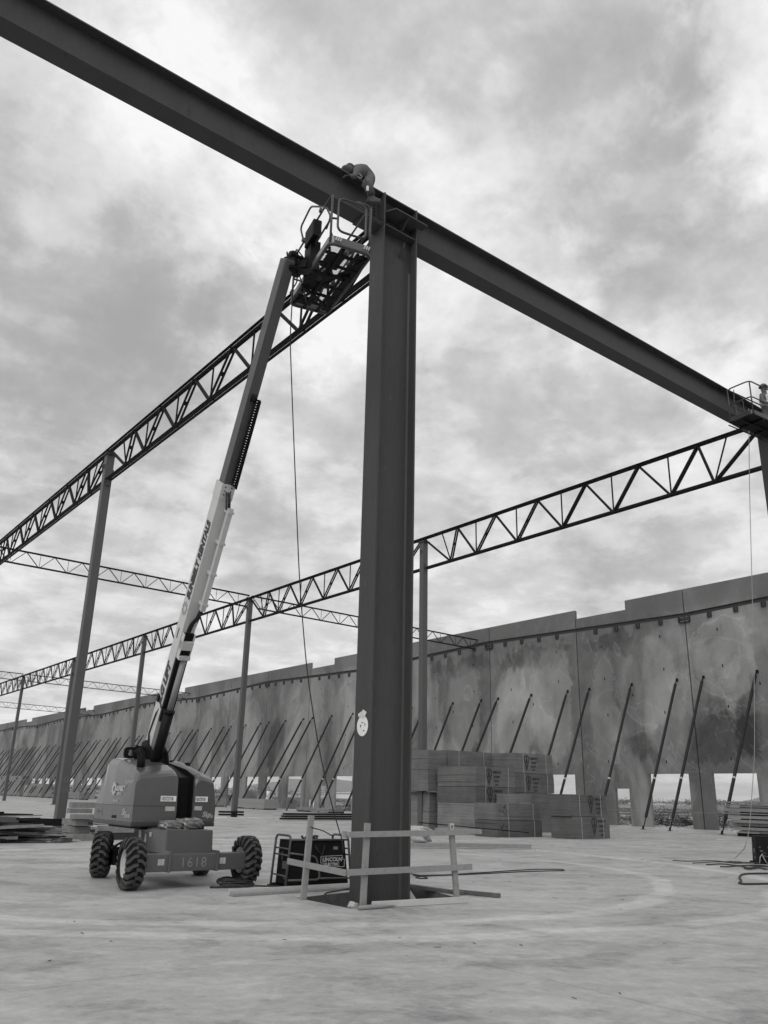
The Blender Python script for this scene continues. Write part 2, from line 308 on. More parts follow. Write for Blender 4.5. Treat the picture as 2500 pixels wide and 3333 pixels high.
# ------------------------------------------------------------------ mesh helpers
class MB:
    def __init__(s): s.v = []; s.f = []; s.sm = []
    def add(s, vs, fs, smooth=False):
        o = len(s.v); s.v += [Vector(v) for v in vs]; s.f += [tuple(i + o for i in f) for f in fs]; s.sm += [smooth] * len(fs); return s
    def hexa(s, p): return s.add(p, [(0, 3, 2, 1), (4, 5, 6, 7), (0, 1, 5, 4), (1, 2, 6, 5), (2, 3, 7, 6), (3, 0, 4, 7)])
    def box(s, a, b):
        x0, y0, z0 = a; x1, y1, z1 = b
        return s.hexa([(x0, y0, z0), (x1, y0, z0), (x1, y1, z0), (x0, y1, z0), (x0, y0, z1), (x1, y0, z1), (x1, y1, z1), (x0, y1, z1)])
    def obox(s, c, X, Y, Z):         # centre + half axes
        c = Vector(c); X = Vector(X); Y = Vector(Y); Z = Vector(Z)
        return s.hexa([c - X - Y - Z, c + X - Y - Z, c + X + Y - Z, c - X + Y - Z, c - X - Y + Z, c + X - Y + Z, c + X + Y + Z, c - X + Y + Z])
    def beam(s, p, q, w, h, side=None):   # w along 'side', h perpendicular
        p = Vector(p); q = Vector(q); d = (q - p); l = d.length; d.normalize()
        side = Vector(side) if side is not None else (Vector((0, 0, 1)).cross(d) if abs(d.z) < .99 else Vector((1, 0, 0)))
        side = (side - d * side.dot(d)).normalized(); up = d.cross(side)
        return s.obox((p + q) / 2, side * w / 2, up * h / 2, d * l / 2)
    def tube(s, pts, r, k=8, closed=False, rr=None):
        pts = [Vector(p) for p in pts]; m_ = len(pts); o = len(s.v); ref = None
        for i, p in enumerate(pts):
            a = pts[i - 1] if (i or closed) else p; b = pts[(i + 1) % m_] if (i < m_ - 1 or closed) else p
            d = (b - a).normalized()
            if ref is None: ref = d.orthogonal().normalized()
            ref = (ref - d * ref.dot(d)); ref = ref.normalized() if ref.length > 1e-6 else d.orthogonal().normalized()
            e = d.cross(ref); q = rr[i] if rr else r
            for j in range(k):
                t = 2 * math.pi * j / k; s.v.append(p + (ref * math.cos(t) + e * math.sin(t)) * q)
        for i in range(m_ if closed else m_ - 1):
            for j in range(k):
                a = o + i * k; b = o + ((i + 1) % m_) * k; s.f.append((a + j, a + (j + 1) % k, b + (j + 1) % k, b + j)); s.sm.append(True)
        if not closed:
            s.f.append(tuple(o + j for j in reversed(range(k)))); s.f.append(tuple(o + (m_ - 1) * k + j for j in range(k))); s.sm += [False, False]
        return s
    def prism(s, pts, ext):          # outline extruded by vector
        pts = [Vector(p) for p in pts]; e = Vector(ext); k = len(pts)
        return s.add(pts + [p + e for p in pts], [tuple(reversed(range(k))), tuple(range(k, 2 * k))] + [(i, (i + 1) % k, k + (i + 1) % k, k + i) for i in range(k)])
    def lathe(s, prof, c, ax, k=32):  # prof: (axial, radius)
        c = Vector(c); ax = Vector(ax).normalized(); e1 = ax.orthogonal().normalized(); e2 = ax.cross(e1); o = len(s.v); m_ = len(prof)
        for (a, r) in prof:
            for j in range(k):
                t = 2 * math.pi * j / k; s.v.append(c + ax * a + (e1 * math.cos(t) + e2 * math.sin(t)) * r)
        for i in range(m_ - 1):
            for j in range(k): s.f.append((o + i * k + j, o + i * k + (j + 1) % k, o + (i + 1) * k + (j + 1) % k, o + (i + 1) * k + j)); s.sm.append(True)
        return s
def rounded(pts, r=.1, k=4, closed=False):
    pts = [Vector(p) for p in pts]; o = []; m_ = len(pts)
    for i, p in enumerate(pts):
        if not closed and i in (0, m_ - 1): o.append(p); continue
        a = pts[i - 1]; b = pts[(i + 1) % m_]; da = (a - p); db = (b - p); q = min(r, da.length / 2, db.length / 2)
        A = p + da.normalized() * q; B = p + db.normalized() * q
        for j in range(k + 1):
            t = j / k; o.append(A * (1 - t) ** 2 + p * 2 * t * (1 - t) + B * t * t)
    return o
def obj(name, mb, material, parent=None, bevel=0.0, fix=True):
    me = bpy.data.meshes.new(name); off = parent_loc(parent)
    me.from_pydata([v - off for v in mb.v], [], mb.f); me.validate()
    for p, s_ in zip(me.polygons, mb.sm): p.use_smooth = s_
    if fix:
        bm = bmesh.new(); bm.from_mesh(me); bmesh.ops.recalc_face_normals(bm, faces=bm.faces); bm.to_mesh(me); bm.free()
    me.materials.append(MT[material] if isinstance(material, str) else material)
    o = bpy.data.objects.new(name, me); COL.objects.link(o)
    if parent: o.parent = parent
    if bevel:
        b = o.modifiers.new('bevel', 'BEVEL'); b.width = bevel; b.segments = 2; b.limit_method = 'ANGLE'; b.angle_limit = R(40)
    return o
def parent_loc(p):
    v = Vector((0, 0, 0))
    while p is not None: v += p.location; p = p.parent
    return v
def thing(name, label, cat, loc=(0, 0, 0), group=None):
    o = bpy.data.objects.new(name, None); COL.objects.link(o); o.location = loc; o.empty_display_size = .2
    o['label'] = label; o['category'] = cat
    if group: o['group'] = group
    return o
def tag(o, label=None, cat=None, group=None, kind=None):
    if label: o['label'] = label
    if cat: o['category'] = cat
    if group: o['group'] = group
    if kind: o['kind'] = kind
    return o
KIDS = {}
def copy_tree(o, parent=None):
    c = o.copy(); COL.objects.link(c)
    if parent is not None: c.parent = parent
    for ch in [x for x in ALL_CHILDREN(o)]: copy_tree(ch, c)
    return c
def ALL_CHILDREN(o):
    return list(o.children)
def text_mesh(txt, size, origin, rvec, uvec, bold=0.0, shear=0.0, depth=.002, squash=1.0, mb=None, align='LEFT', space=1.0):
    cu = bpy.data.curves.new('lettering', 'FONT'); cu.body = txt; cu.size = size; cu.offset = bold; cu.shear = shear; cu.align_x = align; cu.space_character = space
    cu.resolution_u = 3
    o = bpy.data.objects.new('lettering', cu); me = bpy.data.meshes.new_from_object(o)
    r = Vector(rvec).normalized(); u = Vector(uvec).normalized(); nn = r.cross(u)
    mb = mb or MB(); off = Vector(origin) + nn * depth
    mb.add([off + r * v.co.x * squash + u * v.co.y for v in me.vertices], [tuple(p.vertices) for p in me.polygons])
    bpy.data.objects.remove(o); bpy.data.curves.remove(cu); bpy.data.meshes.remove(me)
    return mb
def gear(mb, c, r, rv, uv, k=9):
    c = Vector(c); rv = Vector(rv).normalized(); uv = Vector(uv).normalized(); P = lambda t, q: c + (rv * math.cos(t) + uv * math.sin(t)) * q
    for i in range(k):
        t = 2 * math.pi * i / k; w = math.pi / k
        mb.add([P(t - w, r * .62), P(t + w, r * .62), P(t + w * .35, r), P(t - w * .55, r * .95)], [(0, 1, 2, 3)])
        mb.add([P(t - w, r * .42), P(t + w, r * .42), P(t + w, r * .62), P(t - w, r * .62)], [(0, 1, 2, 3)])
    return mb

# ------------------------------------------------------------------ ground, slab and pit
PIT = [(7.42, 11.83), (7.44, 10.40), (9.66, 10.48), (10.3, 12.6)]
gb = MB(); gb.add([(-7000, -7000, -.38), (7000, -7000, -.38), (7000, 7000, -.38), (-7000, 7000, -.38)], [(0, 1, 2, 3)])
tag(obj('ground', gb, 'field', fix=False), kind='structure')
sb = MB(); X0, X1, Y0, Y1 = -60, 48.9, -30, 420
O = [(X0, Y0), (X0, Y1), (X1, Y1), (X1, Y0)]
# ring of quads between the pit outline and the slab outline
Pn = [PIT[1], PIT[0], PIT[3], PIT[2]]
vs = [(x, y, 0) for x, y in O] + [(x, y, 0) for x, y in Pn]
sb.add(vs, [(0, 4, 5, 1), (1, 5, 6, 2), (2, 6, 7, 3), (3, 7, 4, 0)])
sb.add([(x, y, 0) for x, y in O] + [(x, y, -.37) for x, y in O], [(0, 1, 5, 4), (1, 2, 6, 5), (2, 3, 7, 6), (3, 0, 4, 7)])
tag(obj('floor_slab', sb, 'slab_concrete'), kind='structure')
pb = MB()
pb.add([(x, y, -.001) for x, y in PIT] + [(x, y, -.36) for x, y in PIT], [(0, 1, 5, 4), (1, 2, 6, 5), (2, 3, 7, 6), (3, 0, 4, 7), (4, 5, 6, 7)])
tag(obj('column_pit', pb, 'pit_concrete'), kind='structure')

# ------------------------------------------------------------------ tilt-up wall
XW, J1, PW = 48.43, 31.02, 9.135
def ledge_z(y):
    t = ((y - J1) / (2 * PW)) % 2.0
    return 13.38 + .46 * (t if t < 1 else 2 - t)
def panel(k):
    y0 = J1 + k * PW; y1 = y0 + PW; g = .04
    typ = k % 4; low = 14.35; high = 15.0
    wins = [(.78, 3.73, -.3, 3.26)]
    if typ == 0: wins.append((5.35, 6.48, -.3, 2.33))
    elif typ in (1, 2, 3): wins.append((5.4, 8.3, -.3, 3.26))
    root = thing('wall_panel', '', 'wall panel', (XW, y0, 0))
    mb = MB(); cuts = sorted({g, PW - g} | {c for w in wins for c in w[:2]} | ({4.63} if typ == 0 else set()))
    for a, b in zip(cuts, cuts[1:]):
        mid = (a + b) / 2; top = low if (typ == 0 and mid > 4.63) else high; zb = -.3
        for w in wins:
            if w[0] < mid < w[1]: zb = w[3]
        mb.box((XW, y0 + a, zb), (XW + .235, y0 + b, top))
    obj('panel_body', mb, 'tilt_concrete', root)
    obj('seam_light_block', MB().box((XW + .04, y0 - .036, -.3), (XW + .2, y0 + .036, 14.3)), 'black_paint', root)  # black backing added so sky light does not show through the seam
    lg = MB(); ys = [0.03, PW - .03]
    za, zb_ = ledge_z(y0 + ys[0]), ledge_z(y0 + ys[1])
    for (dx0, dx1, dz0, dz1) in ((-.10, .0, -.025, .0), (-.012, .0, -.24, -.026)):
        lg.hexa([(XW + dx0, y0 + ys[0], za + dz0), (XW + dx1 - .002, y0 + ys[0], za + dz0), (XW + dx1 - .002, y0 + ys[1], zb_ + dz0), (XW + dx0, y0 + ys[1], zb_ + dz0),
                 (XW + dx0, y0 + ys[0], za + dz1), (XW + dx1 - .002, y0 + ys[0], za + dz1), (XW + dx1 - .002, y0 + ys[1], zb_ + dz1), (XW + dx0, y0 + ys[1], zb_ + dz1)])
    obj('ledger_angle', lg, 'steel_angle', root)
    for j in range(1, 5):
        y = y0 + j * PW / 5; z = ledge_z(y) - .245; q = MB()
        q.box((XW - .09, y - .15, z - .30), (XW - .003, y - .11, z)); q.box((XW - .09, y + .11, z - .30), (XW - .003, y + .15, z)); q.box((XW - .10, y - .15, z - .33), (XW - .003, y + .15, z - .302)); q.box((XW - .05, y - .108, z - .298), (XW - .003, y + .108, z))
        obj('joist_seat', q, 'steel_angle', root)
    if k % 2 == 0:
        y = y0; z = ledge_z(y) - .245; q = MB()
        q.box((XW - .16, y - .42, z - .34), (XW - .004, y - .36, z)); q.box((XW - .16, y + .36, z - .34), (XW - .004, y + .42, z)); q.box((XW - .17, y - .42, z - .38), (XW - .004, y + .42, z - .342)); q.box((XW - .06, y - .35, z - .2), (XW - .02, y + .35, z - .04))
        obj('girder_seat', q, 'steel_angle', root)
    if k < 5:
        for (dy, z) in ((2.0, 12.1), (6.9, 12.0), (1.9, 9.9), (6.8, 9.7), (2.1, 7.1), (6.7, 7.2), (2.3, 4.0), (6.9, 4.1), (4.5, 8.4)):
            q = MB(); q.box((XW - .012, y0 + dy - .035, z - .09), (XW - .003, y0 + dy + .035, z + .09)); obj('lifting_insert', q, 'black_steel', root)
    return root
PN = {-2: 'concrete wall panel out beyond the right frame edge', -1: 'stained concrete wall panel at the right edge with a square opening behind the lumber stack',
      0: 'stained concrete wall panel with a narrow doorway and half its parapet cut low', 1: 'tall concrete wall panel directly behind the printed plywood stacks',
      2: 'concrete wall panel between the plywood stacks and the slim column beside the big one', 3: 'concrete wall panel mostly hidden behind the big dark column',
      4: 'concrete wall panel just left of the big column with a doorway and low parapet notch', 5: 'concrete wall panel with two openings second left of the big column',
      6: 'concrete wall panel behind the slender column standing between lift and welder', 7: 'concrete wall panel rising behind the lift turret on its right',
      8: 'concrete wall panel with a low parapet notch seen beside the white lower boom'}
for k in range(-1, 26):
    p = panel(k)
    p['label'] = PN.get(k, 'distant concrete wall panel left of the lift boom, shrinking towards the horizon')
    p['group'] = 'tilt-up concrete wall panels'

# braces
def make_brace():
    root = thing('wall_brace', '', 'brace', (0, 0, 0)); top = Vector((XW - .12, .28, 9.1)); bot = Vector((43.4, 0, .0)); off = Vector((XW, 0, 0))
    top -= off; bot -= off; d = (top - bot).normalized()
    a = bot + d * .75; obj('pipe', MB().tube([a, a + d * .05, top - d * .35, top - d * .3], .075, 10, rr=[.06, .09, .09, .06]), 'brace_steel', root)
    obj('screw_jack', MB().tube([bot + d * .1, a], .03, 8), 'black_steel', root)
    obj('foot_plate', MB().box((bot.x - .13, bot.y - .1, .0), (bot.x + .13, bot.y + .1, .02)).prism([(bot.x - .07, -.03, .02), (bot.x + .07, -.03, .02), (bot.x, -.03, .2)], (0, .06, 0)), 'black_steel', root)
    obj('wall_shoe', MB().tube([top - d * .32, top], .035, 8).box((-.10, .22, 9.02), (-.003, .34, 9.2)), 'black_steel', root)
    obj('collar', MB().tube([bot + d * 3.2, bot + d * 3.32], .092, 10), 'rim', root)
    return root
br0 = make_brace(); first = True
NB = {0: 'steel pipe brace rising behind the lumber stack at the right frame edge', 1: 'steel pipe brace standing in front of the seam between the two right wall panels',
      2: 'steel pipe brace crossing the large opening just right of the narrow doorway', 3: 'steel pipe brace ending behind the rightmost plywood stack near the doorway',
      4: 'steel pipe brace crossing the panel seam behind the front right plywood stack', 5: 'steel pipe brace just left of the seam above the tall rear plywood stack',
      6: 'steel pipe brace in the middle above the tall printed plywood stack', 7: 'shorter-looking steel pipe brace right of the thin light rope line above the plywood',
      8: 'steel pipe brace left of the panel seam above the plywood', 9: 'steel pipe brace closest to the slim column on its right side'}
idx = 0
for k in range(-1, 26):
    for o_ in (.95, 4.6, 8.25):
        y = J1 + k * PW + o_
        if y < 25: continue
        if k == 0 and o_ == 4.6: y = 35.53
        o = br0 if first else copy_tree(br0); first = False
        o.location = (XW, y - .28 + random.uniform(-.12, .12), 0)
        o.scale = (1.26 if idx == 0 else random.uniform(.95, 1.08), 1, 1); o.rotation_euler = (0, 0, R(1.5 if idx == 0 else random.uniform(-1.6, 1.6)))
        ORD = 'first second third fourth fifth sixth seventh eighth ninth tenth eleventh twelfth'.split()
        NB.setdefault(idx, ('%s thin pipe brace counting leftwards from the big column' % ORD[idx - 12]) if 12 <= idx < 24 else 'thin dark pipe brace in the long row running behind and left of the lift')
        o['label'] = NB.get(idx, 'thin dark pipe brace in the long row propping the wall left of the big column')
        o['group'] = 'pipe braces propping the wall'
        idx += 1

# string line along the wall
tag(obj('string_line', MB().tube([(46.6, 24, 1.0), (46.6, 60, .95), (46.6, 100, 1.0)], .008, 4), 'rope_light'), 'thin pale string stretched low in front of the wall openings', 'string')

# ------------------------------------------------------------------ slim box columns
def box_column(x, y, h, label, w=.32):
    root = thing('steel_column', label, 'column', (x, y, 0))
    obj('shaft', MB().box((x - w / 2, y - w / 2, 0), (x + w / 2, y + w / 2, h)), 'primer_light', root, bevel=.012)
    obj('cap_plate', MB().box((x - w / 2 - .07, y - w / 2 - .1, h + .001), (x + w / 2 + .07, y + w / 2 + .1, h + .03)), 'primer_light', root)
    obj('seat_block', MB().box((x - .09, y - .16, h + .031), (x + .09, y + .16, h + .135)), 'truss_steel', root)
    q = MB(); q.box((x - .05, y - w / 2 - .12, h - 1.36), (x + .05, y - w / 2 - .001, h - 1.2)); obj('stabilizer_tab', q, 'primer_light', root)
    q = MB(); q.box((x - w / 2 - .1, y - .01, h - .62), (x - w / 2 - .001, y + .01, h - .42)); obj('side_tab', q, 'primer_light', root)
    q = MB(); q.box((x + w / 2 + .001, y - .01, h - .75), (x + w / 2 + .08, y + .01, h - .57)); obj('side_tab', q, 'primer_light', root)
    obj('base_plate', MB().box((x - .3, y - .3, 0), (x + .3, y + .3, .03)), 'primer_light', root)
    return root
XA, XB = 9.945, 26.71
cA = box_column(XA, 31.91, 14.43, 'tall slim square column chalked G W standing left of the lift')
mat('faint_chalk', .13, .9)
for t_, z_ in (('G', 1.72), ('W', 1.32)): obj('chalk_letter', text_mesh(t_, .29, (XA - .10, 31.749, z_), (1, 0, 0), (0, 0, 1), depth=.003), 'faint_chalk', cA, fix=False)
box_column(XA, 13.25, 14.40, 'slim square column hidden close behind the big dark column')
box_column(XA, 50.6, 14.43, 'slim square column of the near truss line beyond the left frame edge')
box_column(XB, 13.0, 14.08, 'slim square column just behind the far wide flange column')
CB = {1: 'slim square column rising right beside the big dark column', 2: 'slim square column between lift boom and big column, standing on cardboard', 3: 'slim square column partly hidden behind the tilted lift boom',
      4: 'slim square column peeking out right behind the left tall column', 5: 'distant slim square column near the left frame edge', 6: 'farthest slim square column beyond the left frame edge'}
for j in range(1, 7): box_column(XB, 13.21 + 18.7 * j, 14.08, CB[j], .31)

# ------------------------------------------------------------------ trusses
def chord(p, q, w, h, flip):           # double angle: two vertical legs and two flat legs
    mb = MB(); p = Vector(p); q = Vector(q); d = (q - p).normalized(); s = Vector((d.y, -d.x, 0)).normalized(); z = Vector((0, 0, 1)) * (1 if flip else -1); t = .014
    for k in (-1, 1):
        mb.beam(p + s * k * (.016 + t / 2), q + s * k * (.016 + t / 2), t, h, side=s)
        fl = s * k * (.016 + t + w / 4 + .003) + z * (h / 2 - t / 2 - .001)
        mb.beam(p + fl, q + fl, w / 2 - .03, t, side=s)
    return mb
def joist_girder(name, label, cat, p, q, depth, bn, tn, vn, ends, ch=(.26, .115), dw=.06, double=True, group=None):
    """p,q = ends of the top chord's top line; bn = bottom nodes, tn = top nodes (distance from p), vn = verticals (bottom, top)"""
    p = Vector(p); q = Vector(q); d = (q - p).normalized(); LL = (q - p).length; s = Vector((d.y, -d.x, 0)).normalized()
    root = thing(name, label, cat, p, group)
    T = lambda t: p + d * t - Vector((0, 0, ch[1] / 2)); B = lambda t: p + d * t - Vector((0, 0, depth - ch[1] / 2))
    obj('top_chord', chord(T(0), T(LL), ch[0], ch[1], True), 'truss_steel', root)
    obj('bottom_chord', chord(B(ends[0]), B(LL - ends[1]), ch[0], ch[1], False), 'truss_steel', root)
    def web(a, b, dbl):
        m2 = MB()
        if dbl:
            for k in (-1, 1): m2.beam(a + s * k * .062, b + s * k * .062, dw, dw * 1.0, side=s)
            mid = (a + b) / 2; dd = (b - a).normalized(); m2.beam(mid - dd * .07, mid + dd * .07, .16, dw * .9, side=s)
        else: m2.beam(a, b, dw * 1.7, dw * 1.3, side=s)
        return m2
    for b in bn:
        lo = max([t for t in tn if t < b]); hi = min([t for t in tn if t > b])
        A = B(b); 
        obj('diagonal', web(A - d * .05, T(lo) , double), 'truss_steel', root)
        obj('diagonal', web(A + d * .05, T(hi), False), 'truss_steel', root)
    for b, t in vn: obj('vertical', MB().beam(B(b), T(t), dw * .75, dw * .75, side=s), 'truss_steel', root)
    return root
c0 = 9.35
BN = [c0 + k for k in (-7.25, -5.4, -2.7, 0, 2.7, 5.4, 7.25)]
TN = [c0 + k for k in (-9.3, -6.72, -4.05, -1.37, 1.37, 4.05, 6.72, 9.3)]
VN = [(c0 + a, c0 + b) for a, b in ((-7.25, -7.9), (-5.4, -5.4), (-2.7, -2.7), (0, 0), (2.7, 2.7), (5.4, 5.4), (7.25, 7.9))]
g1 = 'heavy roof trusses of the near line'; g2 = 'heavy roof trusses of the far line'
joist_girder('roof_truss', 'heavy roof truss running from behind the big column to the tall left column', 'truss', (XA, 13.21, 14.71), (XA, 31.91, 14.71), 1.40, BN, TN, VN, (.2, .2), group=g1)
joist_girder('roof_truss', 'heavy roof truss running off the left frame edge from the tall left column', 'truss', (XA, 31.915, 14.71), (XA, 50.61, 14.71), 1.40, BN, TN, VN, (.2, .2), group=g1)
TL = ['far roof truss spanning the open sky right of the big column', 'far roof truss passing just behind the big column from its right neighbour', 'far roof truss crossing behind the white lower boom',
      'far roof truss between the boom and the tall left column', 'far roof truss just left of the tall left column', 'farthest roof truss touching the left frame edge']
t0 = joist_girder('roof_truss', TL[0], 'truss', (XB, 13.215, 14.33), (XB, 31.91, 14.33), 1.70, BN, TN, VN, (.2, .2), group=g2)
for j in range(1, 6):
    c = copy_tree(t0); c.location = (XB, 13.215 + 18.7 * j, 14.33); c['label'] = TL[j]
# slender trusses across (along X)
def cross_truss(y, x0, x1, label, end_wall):
    zt = lambda x: 14.95 - .0172 * x
    LL = x1 - x0; k = int(round(LL / 1.70 / 2)) * 2; st = LL / k
    tn = [0] + [st * i for i in range(2, k - 1, 2)] + [LL]
    bn = [st * i for i in range(1, k, 2)]
    vn = [(b, b) for b in bn] 
    # finer rhythm: one bottom node every 1.7 m
    st = LL / max(1, round(LL / 1.70)); m_ = round(LL / st)
    bn = [st * (i + .5) for i in range(m_)]; tn = [st * i for i in range(m_ + 1)]; vn = [(b, b) for b in bn]
    return joist_girder('cross_joist', label, 'truss', (x0, y, zt(x0)), (x1, y, zt(x1)), .86, bn, tn, vn, (.5, .35 if end_wall else .2), ch=(.17, .08), dw=.03, double=False, group='slender sloping trusses between lines and wall')
cross_truss(50.6, XA + .1, XB - .1, 'slender truss spanning from the left edge to the slim column beside the boom', False)
cross_truss(50.6, XB + .1, XW - .11, 'slender truss ending on the wall seat above the plywood', True)
cross_truss(106.7, XA + .1, XB - .1, 'distant slender truss entering at the left edge above the farthest column', False)
cross_truss(106.7, XB + .1, XW - .11, 'distant slender truss reaching the wall right behind the white lower boom', True)
cross_truss(144.1, XB + .1, XW - .11, 'lowest and farthest slender truss meeting the wall behind the tall left column', True)

# ------------------------------------------------------------------ main wide flange frame
def wf_column(x0, y0, label, ztop, big):
    bf, dm, t = .445, .868, .036; x1 = x0 + dm; yc = y0 + bf / 2; root = thing('wide_flange_column', label, 'column', (x0 + dm / 2, yc, -.36))
    zt = lambda x: ztop(x)
    obj('flange', MB().box((x0, y0, -.355), (x0 + t, y0 + bf, zt(x0))), 'primer', root, bevel=.004)
    obj('flange', MB().box((x1 - t, y0, -.355), (x1, y0 + bf, zt(x1) - .005)), 'primer', root, bevel=.004)
    obj('web', MB().box((x0 + t, yc - .013, -.355), (x1 - t, yc + .013, zt(x1) - .04)), 'primer', root)
    q = MB()
    for (xa, sx) in ((x0 + t, 1), (x1 - t, -1)):                     # fillets between web and flange
        for sy in (-1, 1): q.prism([(xa, yc + sy * .013, -.355), (xa + sx * .03, yc + sy * .013, -.355), (xa, yc + sy * .043, -.355)], (0, 0, 12.0))
    obj('fillet', q, 'primer', root)
    for z in (12.38, zt(x0 + .4) - .035):
        for sy in (-1, 1):
            a, b = (y0 + .012, yc - .013) if sy < 0 else (yc + .013, y0 + bf - .012)
            dz = -.0243 * dm
            obj('stiffener', MB().hexa([(x0 + t, a, z), (x1 - t, a, z + dz), (x1 - t, b, z + dz), (x0 + t, b, z), (x0 + t, a, z + .03), (x1 - t, a, z + dz + .03), (x1 - t, b, z + dz + .03), (x0 + t, b, z + .03)]), 'primer', root)
    if big:
        zs = 12.68; q = MB(); pts = [(x0 + t, yc - .02, zs), (x0 + .05, y0 + .02, zs), (x0 + .16, y0 - .20, zs), (x1 + .12, y0 - .20, zs), (x1 + .12, y0 - .01, zs), (x1 - t, y0 - .01, zs), (x1 - t, yc - .02, zs)]
        pts = [(x, y, z - (x - x0) * .0243) for x, y, z in pts]
        obj('truss_seat', q.prism(pts, (0, 0, .03)), 'primer', root)
        q = MB(); xm = x0 + .50; q.prism([(xm, y0 - .17, zs - .014), (xm, yc - .02, zs - .014), (xm, yc - .02, 12.44), (xm, y0 + .06, 12.44)], (.022, 0, 0)); obj('gusset', q, 'primer', root)
        q = MB(); q.prism([(x0 + .55, yc - .014, 12.02), (x0 + .55, yc - .014, 11.9), (x0 + .55, y0 + .03, 12.06), (x0 + .55, y0 + .03, 12.2)], (.02, 0, 0)); obj('stabilizer_tab', q, 'primer', root)
    return root
ztop = lambda x: 13.345 - .0247 * x
mc = wf_column(8.24, 11.16, 'big dark wide flange column in the centre carrying the heavy beam', ztop, True)
# oval sticker with paper flap
sv = MB(); cc_ = Vector((8.238, 11.378, 2.585)); k = 28
sv.add([cc_] + [cc_ + Vector((0, -math.cos(t) * .155, math.sin(t) * .165)) for t in [2 * math.pi * i / k for i in range(k)]], [(0, 1 + i, 1 + (i + 1) % k) for i in range(k)])
sv.v = [v + Vector((-.002, 0, 0)) for v in sv.v]
st_ = obj('oval_sticker', sv, 'white_paint', fix=False); tag(st_, 'white oval sticker with taped tag on the left face of the big column', 'sticker')
q = MB(); q.add([(8.228, 11.44, 2.74), (8.228, 11.33, 2.70), (8.228, 11.26, 2.80), (8.228, 11.37, 2.85)], [(0, 1, 2, 3)]); q.add([(8.225, 11.47, 2.72), (8.225, 11.36, 2.76), (8.225, 11.40, 2.82), (8.225, 11.5, 2.78)], [(0, 1, 2, 3)])
obj('tape_tag', q, 'paper', st_, fix=False)
q = MB()
for (dy, dz, a, b) in ((.05, 0, .012, .02), (-.04, -.08, .02, .008), (-.07, .02, .01, .02), (0, .05, .03, .006)): q.box((8.2335, cc_.y + dy - a, cc_.z + dz - b), (8.2345, cc_.y + dy + a, cc_.z + dz + b))
obj('smudge', q, 'black_paint', st_)
wf_column(22.9, 11.16, 'second wide flange column cut off by the right frame edge', ztop, False)
def girder(x0, x1, label):
    yc, fw, t = 11.382, .385, .03; zt = ztop; zb = lambda x: 12.575 - .0243 * x
    root = thing('steel_girder', label, 'beam', (x0, yc, zb(x0)))
    for nm, za in (('top_flange', lambda x: zt(x) - t), ('bottom_flange', zb)):
        obj(nm, MB().hexa([(x0, yc - fw / 2, za(x0)), (x1, yc - fw / 2, za(x1)), (x1, yc + fw / 2, za(x1)), (x0, yc + fw / 2, za(x0)), (x0, yc - fw / 2, za(x0) + t), (x1, yc - fw / 2, za(x1) + t), (x1, yc + fw / 2, za(x1) + t), (x0, yc + fw / 2, za(x0) + t)]), 'primer', root, bevel=.003)
    obj('web', MB().hexa([(x0, yc - .01, zb(x0) + t), (x1, yc - .01, zb(x1) + t), (x1, yc + .01, zb(x1) + t), (x0, yc + .01, zb(x0) + t), (x0, yc - .01, zt(x0) - t), (x1, yc - .01, zt(x1) - t), (x1, yc + .01, zt(x1) - t), (x0, yc + .01, zt(x0) - t)]), 'primer', root)
    return root
gl = girder(-12, 8.235, 'heavy steel beam running from the upper left corner to the big column')
gr = girder(9.113, 22.893, 'heavy steel beam running from the big column to the right edge')
q = MB(); q.box((8.05, 11.352, 12.50), (8.17, 11.371, 13.0)); obj('shear_plate', q, 'primer', gl)
for i in range(6):
    q = MB(); q.lathe([(0, .0), (0, .018), (-.02, .018), (-.02, 0)], (8.12, 11.351, 12.56 + i * .075), (0, 1, 0), 6); obj('bolt', q, 'black_steel', gl)
q = MB(); q.box((7.75, 11.2, 12.34), (8.236, 11.56, 12.362)); obj('backing_plate', q, 'primer', gl)

